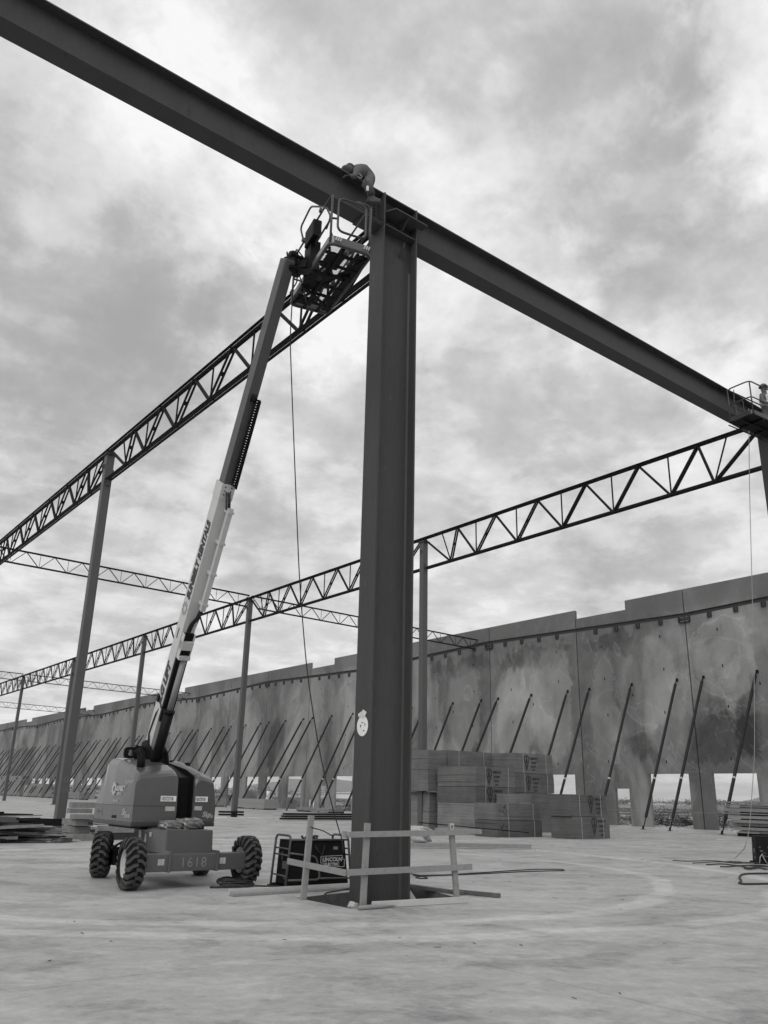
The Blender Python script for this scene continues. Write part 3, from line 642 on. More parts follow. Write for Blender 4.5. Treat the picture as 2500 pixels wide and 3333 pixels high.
# ------------------------------------------------------------------ boom lift
lift = thing('boom_lift', 'big grey boom lift with long raised white and dark boom left of the column', 'boom lift', (6.6, 15.0, 0))
def wheel(c, ang, parent, rim_side, Rr=.395, w=.30):
    c = Vector(c); ax = Vector((math.cos(ang), math.sin(ang), 0)); e1 = Vector((-ax.y, ax.x, 0)); e2 = Vector((0, 0, 1)); h = w / 2
    wh = MB().lathe([(-.07, 0), (-.07, .09), (.07, .09), (.07, 0)], c, ax, 16)
    wo = obj('wheel', wh, 'black_steel', parent)
    ty = MB(); r = Rr - .038
    ty.lathe([(-h * .8, .215), (-h, .25), (-h * 1.02, r - .09), (-h * .9, r - .03), (-h * .55, r), (0, r + .004), (h * .55, r), (h * .9, r - .03), (h * 1.02, r - .09), (h, .25), (h * .8, .215)], c, ax, 40)
    K = 18; tl = MB()
    P = lambda th, a, q: c + ax * a + (e1 * math.cos(th) + e2 * math.sin(th)) * q
    for i in range(K):
        for sd_ in (-1, 1):
            th = 2 * math.pi * (i + (0 if sd_ < 0 else .5)) / K; dth = 2 * math.pi / K
            seg = [(0 - sd_ * .01, .0, Rr), (h * .42 * sd_, .0 + .02, Rr), (h * .80 * sd_, .17, Rr - .008), (h * 1.06 * sd_, .25, Rr - .075), (h * 1.07 * sd_, .28, Rr - .12)]
            wd = [.062, .062, .07, .066, .055]
            for (a0, t0_, q0), (a1, t1_, q1), w0, w1 in zip(seg, seg[1:], wd, wd[1:]):
                w0 /= Rr; w1 /= Rr; dpt = .045
                tl.hexa([P(th + t0_ - w0 * .5, a0, q0 - dpt), P(th + t0_ + w0 * .5, a0, q0 - dpt), P(th + t1_ + w1 * .5, a1, q1 - dpt), P(th + t1_ - w1 * .5, a1, q1 - dpt),
                         P(th + t0_ - w0 * .38, a0, q0), P(th + t0_ + w0 * .38, a0, q0), P(th + t1_ + w1 * .38, a1, q1), P(th + t1_ - w1 * .38, a1, q1)])
    tyo = obj('tyre', ty, 'rubber', wo); obj('tread_lugs', tl, 'rubber_lit', wo)
    rm = MB(); s = rim_side
    rm.lathe([(s * h * .78, .222), (s * h * .72, .20), (s * h * .35, .185), (s * h * .28, .12), (s * h * .42, .085), (s * h * .42, 0)], c, ax, 28)
    rm.lathe([(-s * h * .78, .222), (-s * h * .6, .2), (-s * h * .2, .19), (-s * h * .2, 0)], c, ax, 28)
    for i in range(8):
        t = 2 * math.pi * i / 8; rm.lathe([(s * h * .28, .013), (s * h * .42, .013), (s * h * .42, 0)], P(t, 0, .15), ax, 6)
    obj('rim', rm, 'rim', wo)
wheel((5.55, 13.86, .392), R(-6), lift, -1)
wheel((7.68, 13.98, .392), R(-2), lift, -1)
wheel((5.84, 16.02, .392), R(-27), lift, 1)
wheel((7.72, 15.80, .392), R(-22), lift, 1)
obj('axle_beam', MB().box((5.70, 13.72, .262), (7.56, 14.0, .528)), 'machine', lift, bevel=.012)
for x in (6.13, 6.99): obj('axle_bracket', MB().prism([(x - .02, 13.685, .25), (x - .02, 13.685, .57), (x - .02, 14.02, .57), (x - .02, 14.02, .25)], (.04, 0, 0)), 'machine', lift, bevel=.006)
obj('rear_axle', MB().box((5.95, 15.8, .27), (7.6, 16.08, .5)).box((5.95, 15.7, .22), (6.1, 16.2, .52)), 'black_steel', lift, bevel=.01)
obj('steering_rod', MB().tube([(6.0, 15.5, .36), (7.5, 15.45, .36)], .03).tube([(5.85, 15.62, .5), (5.98, 15.5, .62), (5.95, 15.4, .3)], .03), 'black_steel', lift)
obj('chassis', MB().prism([(6.14, 13.90, .50), (6.98, 13.90, .50), (6.965, 13.90, .885), (6.12, 13.90, .905)], (0, 1.45, 0)).box((6.08, 14.0, .3), (7.02, 15.9, .499)), 'machine', lift, bevel=.02)
q = MB()
for (y, z, a, b) in ((15.0, .78, .05, .06), (14.75, .72, .02, .07), (14.55, .79, .035, .035)): q.box((6.104, y - a, z - b), (6.1225, y + a, z + b))
obj('warning_decal', q, 'rim', lift)
q = text_mesh('1618', .215, (6.32, 13.716, .325), (1, 0, 0), (0, 0, 1), depth=.003, space=1.15)
obj('chalk_number', q, 'chalk', lift, fix=False)
for x in (5.99, 7.09):
    q = MB(); q.box((x - .055, 13.714, .36), (x - .002, 13.7185, .455)); q.box((x + .004, 13.714, .36), (x + .055, 13.7185, .455)); obj('axle_decal', q, 'rim', lift)
obj('slew_ring', MB().lathe([(0, 0), (0, .42), (.10, .42), (.10, 0)], (6.62, 15.25, .88), (0, 0, 1), 32), 'black_steel', lift)
# turret: two hoods with the boom slot between them
def hood(x0, x1, y0, y1, zs, label=None):
    """rounded hood shell built from sections along y"""
    mb = MB(); secs = []
    for (y, ztl, ztr, inl, inr) in zs:        # y, top z left/right, inset at the top left/right
        pts = []
        zb_, zm = .985, 1.25
        pts.append((x0, y, zb_)); pts.append((x0 - .0, y, zm)); 
        nL = 6
        for i in range(nL + 1):               # left side up and round
            t = i / nL * math.pi / 2; r_ = .13
            pts.append((x0 + inl + r_ * (1 - math.cos(t)), y, ztl - r_ + r_ * math.sin(t)))
        for i in range(nL + 1):
            t = math.pi / 2 - i / nL * math.pi / 2; r_ = .07
            pts.append((x1 - inr - r_ + r_ * math.cos(t), y, ztr - r_ + r_ * math.sin(t)))
        pts.append((x1, y, zm)); pts.append((x1, y, zb_)); secs.append(pts)
    k = len(secs[0]); o = 0
    V_ = [p for s_ in secs for p in s_]; F_ = []
    for i in range(len(secs) - 1):
        for j in range(k): F_.append((i * k + j, i * k + (j + 1) % k, (i + 1) * k + (j + 1) % k, (i + 1) * k + j))
    F_.append(tuple(range(k))); F_.append(tuple((len(secs) - 1) * k + j for j in reversed(range(k))))
    mb.add(V_, F_); return mb
ZL = [(14.55, 1.70, 1.76, .0, .02), (14.60, 1.765, 1.80, .0, .02), (14.70, 1.81, 1.86, .0, .02), (15.0, 1.90, 1.95, .01, .02), (15.6, 2.03, 2.06, .03, .02), (16.1, 2.07, 2.09, .06, .02), (16.3, 2.03, 2.05, .10, .02), (16.42, 1.92, 1.95, .14, .02)]
hl = obj('left_hood', hood(5.745, 6.545, 0, 0, ZL), 'machine', lift, bevel=.02)
ZR = [(14.56, 1.70, 1.66, .0, .06), (14.61, 1.77, 1.72, .0, .06), (14.72, 1.83, 1.78, .0, .06), (15.0, 1.91, 1.84, .0, .07), (15.6, 2.03, 1.93, .02, .08), (16.1, 2.08, 1.96, .02, .1), (16.4, 2.02, 1.90, .02, .12)]
hr = obj('right_hood', hood(6.865, 7.30, 0, 0, ZR), 'machine', lift, bevel=.02)
obj('skirt', MB().box((5.735, 14.535, .915), (6.55, 16.42, .982)).box((6.86, 14.55, .915), (7.30, 16.42, .982)), 'machine_dark', lift, bevel=.012)
obj('turret_frame', MB().prism([(6.57, 15.5, .93), (6.57, 16.4, .93), (6.57, 16.4, 1.95), (6.57, 15.5, 1.85)], (.26, 0, 0)).box((6.57, 14.7, .93), (6.84, 15.5, .99)).box((6.0, 14.75, .86), (7.2, 16.3, .91)), 'black_steel', lift)
q = MB(); q.prism([(5.7435, 14.56, 1.246), (5.7435, 16.42, 1.246), (5.7435, 16.42, 1.252), (5.7435, 14.56, 1.252)], (-.002, 0, 0)); q.box((5.75, 14.546, 1.246), (6.54, 14.549, 1.252)); obj('seam', q, 'black_paint', lift)
obj('slot_dark_plates', MB().prism([(6.8645, 14.60, 1.0), (6.8645, 16.38, 1.0), (6.8645, 16.38, 1.98), (6.8645, 16.1, 2.06), (6.8645, 15.0, 1.885), (6.8645, 14.64, 1.77)], (-.012, 0, 0)).prism([(6.55, 14.60, 1.0), (6.55, 16.38, 1.0), (6.55, 16.38, 1.98), (6.55, 16.1, 2.05), (6.55, 15.0, 1.90), (6.55, 14.64, 1.76)], (.01, 0, 0)).prism([(6.562, 14.76, .995), (6.562, 14.80, .995), (6.562, 14.84, 1.70), (6.562, 15.6, 1.93), (6.562, 15.6, 1.96), (6.562, 14.78, 1.74)], (.288, 0, 0)), 'black_steel', lift)  # black inner sides, plus an added panel that keeps the slot dark
obj('exhaust_pipe', MB().tube([(5.98, 15.0, 1.84), (5.98, 15.0, 2.04), (5.955, 15.02, 2.15), (5.90, 15.04, 2.22)], .072, 12), 'black_steel', lift)
obj('filler_cap', MB().lathe([(0, 0), (0, .05), (.05, .05), (.05, 0)], (6.98, 15.95, 2.02), (0, 0, 1), 12), 'black_steel', lift)
obj('beacon', MB().box((7.02, 15.35, 1.95), (7.10, 15.45, 2.02)), 'black_steel', lift, bevel=.01)
# writing on the hoods
def txt(name, t, size, o_, r_, u_, material, parent, **k): return obj(name, text_mesh(t, size, o_, r_, u_, **k), material, parent, fix=False)
for x0_, x1_, y_ in ((6.225, 6.515, 14.5425), (6.89, 7.13, 14.5525)): obj('number_strip', MB().box((x0_, y_, 1.328), (x1_, y_ + .001, 1.42)), 'white_paint', lift)
txt('number', '10572718', .082, (6.235, 14.546, 1.345), (1, 0, 0), (0, 0, 1), 'black_paint', lift, bold=.0015, depth=.006, squash=.68)
txt('number', '10572718', .078, (6.895, 14.556, 1.345), (1, 0, 0), (0, 0, 1), 'black_paint', lift, bold=.0015, depth=.006, squash=.6)
obj('serial_decal', MB().box((6.33, 14.5435, 1.17), (6.51, 14.5455, 1.245)), 'rim', lift); obj('serial_decal', MB().box((6.885, 14.5535, 1.185), (7.03, 14.5555, 1.255)), 'rim', lift)
SL, UP, FR_ = (0, -1, 0), (0, 0, 1), (1, 0, 0)
for t_, sz_, o_, r_, kw in (('Sky', .15, (5.742, 15.02, 1.09), SL, dict(shear=.3, bold=.002)), ('POWER', .085, (5.742, 14.86, 1.05), SL, dict(shear=.2, bold=.002, squash=.75)),
        ('Sky', .12, (7.04, 14.556, 1.08), FR_, dict(shear=.3, bold=.002)), ('POWER', .065, (7.10, 14.556, 1.06), FR_, dict(shear=.2, bold=.001, squash=.7)),
        ('CLEARSKY', .085, (5.744, 15.02, 1.615), SL, dict(shear=.35, squash=.95)), ('SUNBELT', .115, (5.742, 15.41, 1.49), SL, dict(shear=.15, bold=.005, squash=.85)),
        ('RENTALS', .055, (5.742, 15.37, 1.42), SL, dict(bold=.002)), ('1-800-667-9328', .05, (5.742, 15.52, 1.30), SL, dict(bold=.001, squash=.8)), ('400S', .17, (5.744, 16.33, 1.06), SL, dict(bold=.008, squash=.95))):
    txt('lettering', t_, sz_, o_, r_, UP, 'decal_white', lift, depth=.004, **kw)
txt('lettering', '400S', .17, (5.744, 16.33, 1.06), SL, UP, 'black_paint', lift, bold=-.001, depth=.006, squash=.95)
obj('gear_emblem', gear(MB(), (5.738, 15.53, 1.52), .12, (0, -1, 0), (0, 0, 1)), 'decal_white', lift, fix=False)
obj('door_latch', MB().box((5.735, 15.28, 1.03), (5.744, 15.48, 1.075)), 'black_steel', lift, bevel=.004)
# boom
BP, BT = Vector((6.53, 15.9, 2.22)), Vector((5.98, 10.9, 10.3)); bd = (BT - BP).normalized(); bx = Vector((1, 0, 0)); bx = (bx - bd * bx.dot(bd)).normalized(); bn = bd.cross(bx) * -1
if bn.y < 0: bn = -bn            # bn = top side of the boom (away from the camera side)
def bp(s, a, b): return BP + bd * s + bx * a + bn * b
def bbox(mb, s0, s1, a0, a1, b0, b1): return mb.hexa([bp(s0, a0, b0), bp(s0, a1, b0), bp(s0, a1, b1), bp(s0, a0, b1), bp(s1, a0, b0), bp(s1, a1, b0), bp(s1, a1, b1), bp(s1, a0, b1)])
boom = MB(); bbox(boom, 2.0, 5.42, -.125, .125, -.155, .155); bbox(boom, .9, 2.0, -.125, -.06, -.155, .155); bbox(boom, .9, 2.0, .06, .125, -.155, .155); bbox(boom, .9, 2.0, -.059, .059, .08, .155)
boom.prism([bp(.9, -.125, -.155), bp(.9, -.125, .155), bp(-.05, -.125, .13), bp(-.15, -.125, -.02), bp(.1, -.125, -.155)], bx * .25)
bo = obj('base_boom', boom, 'boom_white', lift, bevel=.008)
txt('lettering', 'SUNBELT RENTALS', .235, bp(3.16, -.1255, -.09), bd, bn, 'black_paint', bo, bold=.019, shear=.12, depth=.003, squash=.735, space=1.04)
txt('lettering', 'JLG LIFT', .25, bp(1.02, -.1255, -.09), bd, bn, 'black_paint', bo, bold=.019, shear=.15, depth=.003, squash=.91)
bq = MB(); bbox(bq, 2.36, 2.56, -.129, -.1275, -.01, .03); obj('lettering', bq, 'black_paint', bo)
gq = gear(MB(), bp(2.95, -.1275, .01), .14, bd, bn); obj('gear_emblem', gq, mat('faded_paint', .30, .6), bo, fix=False)
q = MB(); bbox(q, 5.15, 5.44, -.132, .132, -.162, .162); clo = obj('collar_plate', q, 'boom_white', bo, bevel=.004)
for s_ in (5.25, 5.32, 5.39):
    for a in (-.06, .06): q = MB(); q.lathe([(0, .012), (.012, .012), (.012, 0)], bp(s_, a, -.162), -bn, 6); obj('bolt', q, 'black_steel', clo)
q = MB(); bbox(q, 5.0, 9.35, -.095, .095, -.125, .125); fo = obj('fly_boom', q, 'boom_fly', lift, bevel=.006)
q = MB(); bbox(q, 9.2, 9.55, -.1, .1, -.13, .13); obj('boom_nose', q, 'boom_fly', lift, bevel=.03)
# cable track along the fly boom, hose carrier along the base boom
q = MB()
for i in range(34):
    s_ = 5.45 + i * .048; bbox(q, s_, s_ + .036, .03, .11, -.25, -.22)
for i in range(34): s_ = 5.45 + i * .048; bbox(q, s_, s_ + .012, .03, .11, -.219, -.14)
bbox(q, 5.4, 7.05, .112, .125, -.25, -.13)
q.tube([bp(7.0, 0, -.11), bp(7.12, 0, -.16), bp(7.12, 0, -.2), bp(7.0, 0, -.22)], .035, 8)
obj('cable_track', q, 'black_steel', lift)
q = MB(); bbox(q, 3.05, 5.05, .04, .13, -.345, -.255)
for s_ in (3.15, 3.75, 4.35, 4.95): bbox(q, s_, s_ + .05, .03, .15, -.36, -.1555)
obj('hose_carrier', q, 'boom_white', lift)
q = MB()
for a in (-.02, .02, .05): q.tube([bp(5.0, a + .05, -.24), bp(5.12, a, -.30), bp(5.2, a, -.24), bp(5.3, a, -.16)], .014, 6)
for a in (-.03, .0, .03): q.tube([bp(3.06, .07 + a, -.30), bp(2.9, .05 + a, -.28), bp(2.72, .02 + a, -.17), bp(2.55, a, -.15), bp(2.2, a, -.16)], .016, 6)
obj('hoses', q, 'cable', lift)
q = MB(); bbox(q, 2.05, 2.12, -.11, .11, -.31, -.156); bbox(q, 2.24, 2.40, -.11, .11, -.29, -.156); bbox(q, 2.121, 2.55, -.11, -.10, -.28, -.156); bbox(q, 2.121, 2.55, .10, .11, -.28, -.156); obj('hose_bracket', q, 'boom_white', lift)
q = MB(); bbox(q, 2.121, 2.239, -.099, .099, -.24, -.157); bbox(q, 2.401, 2.54, -.099, .099, -.22, -.157); obj('opening_shade', q, 'black_steel', lift)  # black blocks painting the dark of the bracket's openings
cb = at(503, 2488, Y=15.42); ct = bp(2.1, .03, -.22); cd = (cb - ct)
q = MB(); q.tube([ct + cd * .52, cb], .095, 14); q.tube([ct + cd * .5, ct + cd * .53], .105, 14); obj('lift_cylinder', q, 'black_steel', lift)
q = MB(); q.tube([ct, ct + cd * .52], .055, 12); obj('cylinder_rod', q, mat('rod_grey', .25, .4), lift)
q = MB(); bbox(q, .75, 2.04, -.112, .112, -.215, -.143); obj('channel_shade', q, 'black_steel', lift)  # black box standing in for the dark hollow of the open underside
q = MB()
for a in (-.16, .13): q.prism([(6.53 + a, 15.35, 1.9), (6.53 + a, 16.2, 1.9), (6.53 + a, 16.05, 2.38), (6.53 + a, 15.85, 2.42), (6.53 + a, 15.5, 2.2)], (.03, 0, 0))
obj('turret_plates', q, 'black_steel', lift)
q = MB()
def eye(c, w, h, hw, hh, t=.05):
    k = 20; O_ = []; I_ = []
    for i in range(k):
        a = 2 * math.pi * i / k; ca, sa = math.cos(a), math.sin(a); sg = lambda v: math.copysign(abs(v) ** .6, v)
        O_.append((c[0] + sg(ca) * w, c[1], c[2] + sg(sa) * h)); I_.append((c[0] + sg(ca) * hw, c[1], c[2] + sg(sa) * hh))
    for i in range(k):
        j = (i + 1) % k; q.hexa([O_[i], O_[j], I_[j], I_[i]] + [(p[0], p[1] + t, p[2]) for p in (O_[i], O_[j], I_[j], I_[i])])
eye((6.10, 15.86, 2.17), .125, .105, .045, .055); eye((6.27, 15.88, 2.18), .11, .12, .04, .06); q.prism([(6.28, 15.95, 2.0), (6.46, 15.95, 2.0), (6.36, 15.95, 2.30), (6.22, 15.95, 2.32)], (0, .05, 0)); obj('lifting_eye', q, 'black_steel', lift, fix=True)
q = MB(); q.box((6.16, 15.93, 2.1), (6.38, 15.97, 2.26)); obj('pivot_bracket', q, 'black_steel', lift)
q = MB(); q.tube([(6.36, 15.7, 2.3), bp(.35, -.13, .05), bp(.8, -.13, -.02), bp(1.2, -.06, -.15), bp(1.9, .0, -.16)], .022, 6); obj('hoses', q, 'cable', lift)
q = MB(); bbox(q, 1.02, 1.16, -.15, -.116, .03, .11); obj('limit_switch', q, 'black_steel', bo)
# platform (basket)
FA, FB, FC, FD = Vector((6.05, 9.66, 10)), Vector((6.78, 9.51, 10)), Vector((7.19, 11.45, 10)), Vector((6.48, 11.61, 10))
bask = obj('platform', MB().tube(rounded([FA, FB, FC, FD], .12, 5, True), .03, 8, closed=True), 'machine_dark', lift)
ux = (FB - FA).normalized(); uy = (FD - FA).normalized()
def fp(a, b, z=0): return FA.lerp(FB, a).lerp(FD.lerp(FC, a), b) + Vector((0, 0, z))
kp = MB(); ring = rounded([FA, FB, FC, FD], .12, 5, True); k = len(ring)
for i in range(k):
    p, q_ = ring[i], ring[(i + 1) % k]; kp.add([p + Vector((0, 0, .01)), q_ + Vector((0, 0, .01)), q_ + Vector((0, 0, .165)), p + Vector((0, 0, .165))], [(0, 1, 2, 3)])
kpo = obj('toe_board', kp, 'machine', bask, fix=False); md = kpo.modifiers.new('thick', 'SOLIDIFY'); md.thickness = .006
fm = MB(); fm.add([fp(.02, .01, .02), fp(.98, .01, .02), fp(.98, .99, .02), fp(.02, .99, .02)], [(0, 1, 2, 3)]); obj('floor_grating', fm, 'expanded_metal', bask, fix=False)
q = MB()
for b in (.12, .27, .42, .58, .73, .88): q.beam(fp(.02, b, -.005), fp(.98, b, -.005), .05, .035)
q.beam(fp(.35, .02, -.03), fp(.35, .98, -.03), .05, .04); q.beam(fp(.7, .02, -.03), fp(.7, .98, -.03), .05, .04)
q.beam(fp(.05, .05, -.02), fp(.5, .5, -.02), .045, .03); q.beam(fp(.95, .05, -.02), fp(.5, .5, -.02), .045, .03); q.beam(fp(.05, .95, -.02), fp(.5, .5, -.02), .045, .03); q.beam(fp(.95, .95, -.02), fp(.5, .5, -.02), .045, .03)
q.obox(fp(.3, .22, .0), ux * .15, uy * .2, Vector((0, 0, .015))); q.obox(fp(.25, .62, .0), ux * .16, uy * .14, Vector((0, 0, .015)))
q.obox(fp(.25, .88, .0), ux * .17, uy * .12, Vector((0, 0, .012))); q.obox(fp(.88, .5, .0), ux * .07, uy * .9, Vector((0, 0, .012)))
obj('floor_frame', q, 'black_steel', bask)
H1, H2 = 1.0, .52
def rail(name, pts, r=.018, rd=.1, mt='machine_dark'): return obj(name, MB().tube(rounded(pts, rd, 4), r, 8), mt, bask)
for (a, b) in ((.03, .02), (.97, .02), (.97, .98), (.03, .98), (.03, .5), (.97, .5)): rail('post', [fp(a, b, .02), fp(a, b, H1 - .02)], .02)
rail('top_rail', [fp(.97, .5, H1), fp(.97, .02, H1), fp(.62, .02, H1)]); rail('top_rail', [fp(.03, .02, .72), fp(.03, .02, H1), fp(.03, .45, H1), fp(.03, .45, .6)])
rail('top_rail', [fp(.03, .55, .5), fp(.03, .55, H1), fp(.03, .98, H1), fp(.97, .98, H1), fp(.97, .5, H1)])
rail('mid_rail', [fp(.03, .98, H2), fp(.03, .02, H2), fp(.16, .02, H2 + .02)]); rail('mid_rail', [fp(.97, .98, H2), fp(.97, .02, H2)]); rail('mid_rail', [fp(.03, .98, H2), fp(.97, .98, H2)])
obj('gate', MB().tube(rounded([fp(.18, .015, .30), fp(.18, .015, .96), fp(.86, .015, .96), fp(.86, .015, .30)], .12, 5, True), .02, 8, closed=True), 'machine_dark', bask)
for (a, b) in ((.03, .03), (.97, .03), (.97, .97), (.03, .97)): obj('gusset', MB().prism([fp(a, b, .16), fp(a + (.1 if a < .5 else -.1), b, .16), fp(a, b, .32)], uy * .01), 'machine_dark', bask)
rail('console_guard', [at(990, 790, X=6.35), at(978, 742, X=6.30), at(1012, 672, X=6.22), at(1062, 673, X=6.15), at(1077, 705, X=6.15), at(1062, 745, X=6.2)], .017, .09)
q = MB()
for a0, z0 in ((.10, .06), (.78, .06)):
    for j in range(3):
        a = a0 + j * .055; q.add([fp(a, 0, z0) - uy * .034, fp(a + .035, 0, z0) - uy * .034, fp(a + .065, 0, z0 + .075) - uy * .034, fp(a + .03, 0, z0 + .075) - uy * .034], [(0, 1, 2, 3)])
obj('hazard_stripes', q, 'rim', bask, fix=False)
# control console, rotator and support
q = MB(); cz = at(1038, 745, Y=10.2); q.obox(fp(-.02, .42, .72), ux * .08, uy * .22, Vector((0, 0, .17))); obj('control_console', q, 'black_steel', bask, bevel=.02)
q = MB(); q.obox(fp(-.10, .42, .72), ux * .012, uy * .19, Vector((0, 0, .13))); q.obox(fp(-.06, .2, .9), ux * .03, uy * .03, Vector((0, 0, .03))); q.obox(fp(-.06, .64, .9), ux * .03, uy * .03, Vector((0, 0, .03))); obj('console_cover', q, 'boom_fly', bask)
nose = bp(9.5, 0, 0)
q = MB(); q.lathe([(-.2, 0), (-.2, .09), (.2, .09), (.2, 0)], nose + Vector((.1, -.02, .02)), (0, 0, 1), 20); q.box(tuple(nose + Vector((.0, -.12, -.16))), tuple(nose + Vector((.28, .1, -.1)))); q.box(tuple(nose + Vector((.0, -.12, .1))), tuple(nose + Vector((.28, .1, .16)))); obj('rotator', q, 'black_steel', lift, bevel=.01)
q = MB(); sp = nose + Vector((.2, -.02, -.1)); q.obox(fp(.06, .5, .28), ux * .09, uy * .16, Vector((0, 0, .33)))
q.beam(sp + Vector((0, 0, .1)), fp(0, .5, .2), .14, .14); q.beam(sp, fp(.0, .42, -.06), .09, .09); q.beam(fp(-.05, .42, -.06), fp(.78, .36, -.06), .06, .06); q.beam(fp(-.05, .62, -.06), fp(.72, .82, -.06), .04, .04); q.obox(fp(.78, .36, -.05), ux * .05, uy * .07, Vector((0, 0, .04)))
obj('platform_support', q, 'black_steel', lift)
q = MB(); random.seed(3)
for i in range(9):
    a = nose + Vector((random.uniform(-.05, .2), random.uniform(-.15, .1), random.uniform(-.1, .15))); b_ = a + Vector((random.uniform(.1, .3), random.uniform(-.2, .1), random.uniform(-.3, .25))); c_ = b_ + Vector((random.uniform(-.1, .1), random.uniform(-.15, .15), random.uniform(-.35, .0)))
    q.tube(rounded([a, a + Vector((-.06, -.05, .12)), b_, c_], .1, 5), .012, 6)
obj('hoses', q, 'cable', lift)
# ------------------------------------------------------------------ rolled tarps on the chassis
def blob(name, c, rx, ry, rz, material, label, cat, seed, flat=.3, group=None, amp=.12):
    bm = bmesh.new(); bmesh.ops.create_icosphere(bm, subdivisions=4, radius=1); rnd = random.Random(seed); ph = [rnd.uniform(0, 6) for _ in range(8)]
    for v in bm.verts:
        x, y, z = v.co; f = 1 + amp * (math.sin(5 * x + ph[0]) * math.cos(4 * y + ph[1]) + .6 * math.sin(11 * z + 9 * x + ph[2]) + .4 * math.sin(17 * y + 8 * z + ph[3]))
        sx = math.copysign(abs(x) ** .6, x); sy = math.copysign(abs(y) ** .6, y); sz = math.copysign(abs(z) ** .7, z)
        v.co = Vector((sx * rx * f, sy * ry * f, max(sz, -.75) * rz * f))
    me = bpy.data.meshes.new(name); bm.to_mesh(me); bm.free(); me.materials.append(MT[material])
    for p in me.polygons: p.use_smooth = True
    o = bpy.data.objects.new(name, me); COL.objects.link(o); o.location = c
    return tag(o, label, cat, group)
blob('bagged_tarp', (6.27, 14.12, .955), .20, .16, .075, 'plastic_bag', 'folded tarp in shiny torn plastic lying on the left of the lift chassis', 'bag', 5)
blob('bagged_tarp', (6.62, 14.15, .975), .21, .17, .095, 'plastic_bag', 'fatter plastic wrapped bundle lying on the right of the lift chassis', 'bag', 9)

# ------------------------------------------------------------------ welders
def welder(loc, rz, label, text):
    root = thing('welding_generator', label, 'generator', (0, 0, 0)); Wd, Dp, H = 1.12, .55, .755
    obj('housing', MB().prism([(0, .03, .06), (0, Dp - .03, .06), (.035, Dp - .03, H), (.035, .03, H)], (.001, 0, 0)).hexa([(0, 0, .06), (Wd, 0, .06), (Wd, Dp, .06), (0, Dp, .06), (.04, 0, H), (Wd - .10, 0, H), (Wd - .10, Dp, H), (.04, Dp, H)]), 'black_steel', root, bevel=.015)
    obj('skid', MB().box((-.08, -.03, 0), (Wd + .06, .05, .06)).box((-.08, Dp - .05, 0), (Wd + .06, Dp + .03, .06)), 'black_steel', root)
    q = MB()
    for x0_, x1_ in ((-.08, -.02), (Wd + .05, Wd - .04)):
        q.tube(rounded([(x0_, -.02, .03), (x1_, -.02, H + .075), (x1_, Dp + .02, H + .075), (x0_, Dp + .02, .03)], .1, 5), .02, 8)
        for z in (.2, .52, .62):
            x = x0_ + (x1_ - x0_) * z / H; q.tube([(x, -.02, z), (x, Dp + .02, z)], .014, 6)
    q.tube([(-.03, -.02, H + .01), (Wd - .04, -.02, H + .01)], .017, 8)
    q.tube(rounded([(-.05, -.05, .14), (.55, -.05, .14), (.46, -.05, .50), (-.04, -.05, .56)], .08, 5), .017, 8); q.tube([(.5, -.05, .16), (Wd + .02, -.05, .15)], .015, 6)
    if not text: q = MB(); q.tube([(Wd + .05, -.02, .03), (Wd - .04, -.02, H + .1), (Wd - .04, Dp + .02, H + .1)], .02, 8)
    obj('roll_cage', q, mat('cage_steel', .07, .5, fine=.1) if 'cage_steel' not in MT else 'cage_steel', root)
    q = MB(); q.box((-.007, .08, .3), (-.002, .3, .42)); q.box((-.007, .1, .14), (-.002, .24, .2)); q.box((.003, .32, .44), (.009, .37, .56)); obj('end_panel_decal', q, 'boom_fly', root)
    if text:
        obj('lettering', text_mesh('LINCOLN', .088, (.60, -.004, .42), (1, 0, 0), (0, 0, 1), bold=.003, depth=.004), 'rim', root, fix=False); obj('lettering', text_mesh('ELECTRIC', .066, (.64, -.004, .35), (1, 0, 0), (0, 0, 1), bold=.003, depth=.004), 'rim', root, fix=False)
        fr = [(.57, .50), (.99, .51), (.99, .45), (1.03, .45), (1.03, .33), (.62, .325), (.62, .395), (.57, .395)]; q = MB()
        for (a, b), (c, d) in zip(fr, fr[1:] + fr[:1]): q.beam((a, -.006, b), (c, -.006, d), .003, .008, side=(0, 1, 0))
        obj('lettering_border', q, 'rim', root, fix=False)
        q = MB(); q.box((.80, -.006, .60), (.90, -.002, .66)); obj('number_plate', q, 'boom_fly', root)
        q = text_mesh('740', .05, (.805, -.007, .612), (1, 0, 0), (0, 0, 1), depth=.003); obj('plate_number', q, 'rim', root, fix=False)
    else:
        q = MB(); rnd = random.Random(4)
        for i in range(14): x = .05 + rnd.random() * .9; z = .15 + rnd.random() * .45; q.box((x, -.008, z), (x + .03 + rnd.random() * .06, -.001, z + .02 + rnd.random() * .03))
        obj('control_panel', q, 'boom_fly', root)
        q = MB(); q.tube([(.16, -.05, .28), (.08, -.09, .2), (.04, -.1, .02)], .014, 6); q.tube([(.14, -.06, .27), (.2, -.1, .1), (.26, -.09, .02)], .014, 6); obj('power_leads', q, 'rope_light', root)
    root.location = loc; root.rotation_euler = (0, 0, rz); return root
welder((7.93, 12.90, 0), R(-6), 'dark caged welding generator standing left of the column pit', True)
w2 = welder((22.62, 13.02, 0), R(-48), 'dark generator with control panel cut by the right frame edge', False)
w2.scale = (.93, .93, .93)
q = MB(); rnd = random.Random(11)
for i in range(6):
    c = Vector((8.33 + rnd.uniform(-.12, .12), 12.98 + rnd.uniform(-.05, .05), .74)); pts = []
    for j in range(14):
        t = j / 13 * 2 * math.pi * 1.1; pts.append(c + Vector((math.cos(t) * (.05 + .05 * rnd.random()), math.sin(t) * .06, .04 + math.sin(t * 1.3 + i) * .045)))
    q.tube(pts, .011, 6)
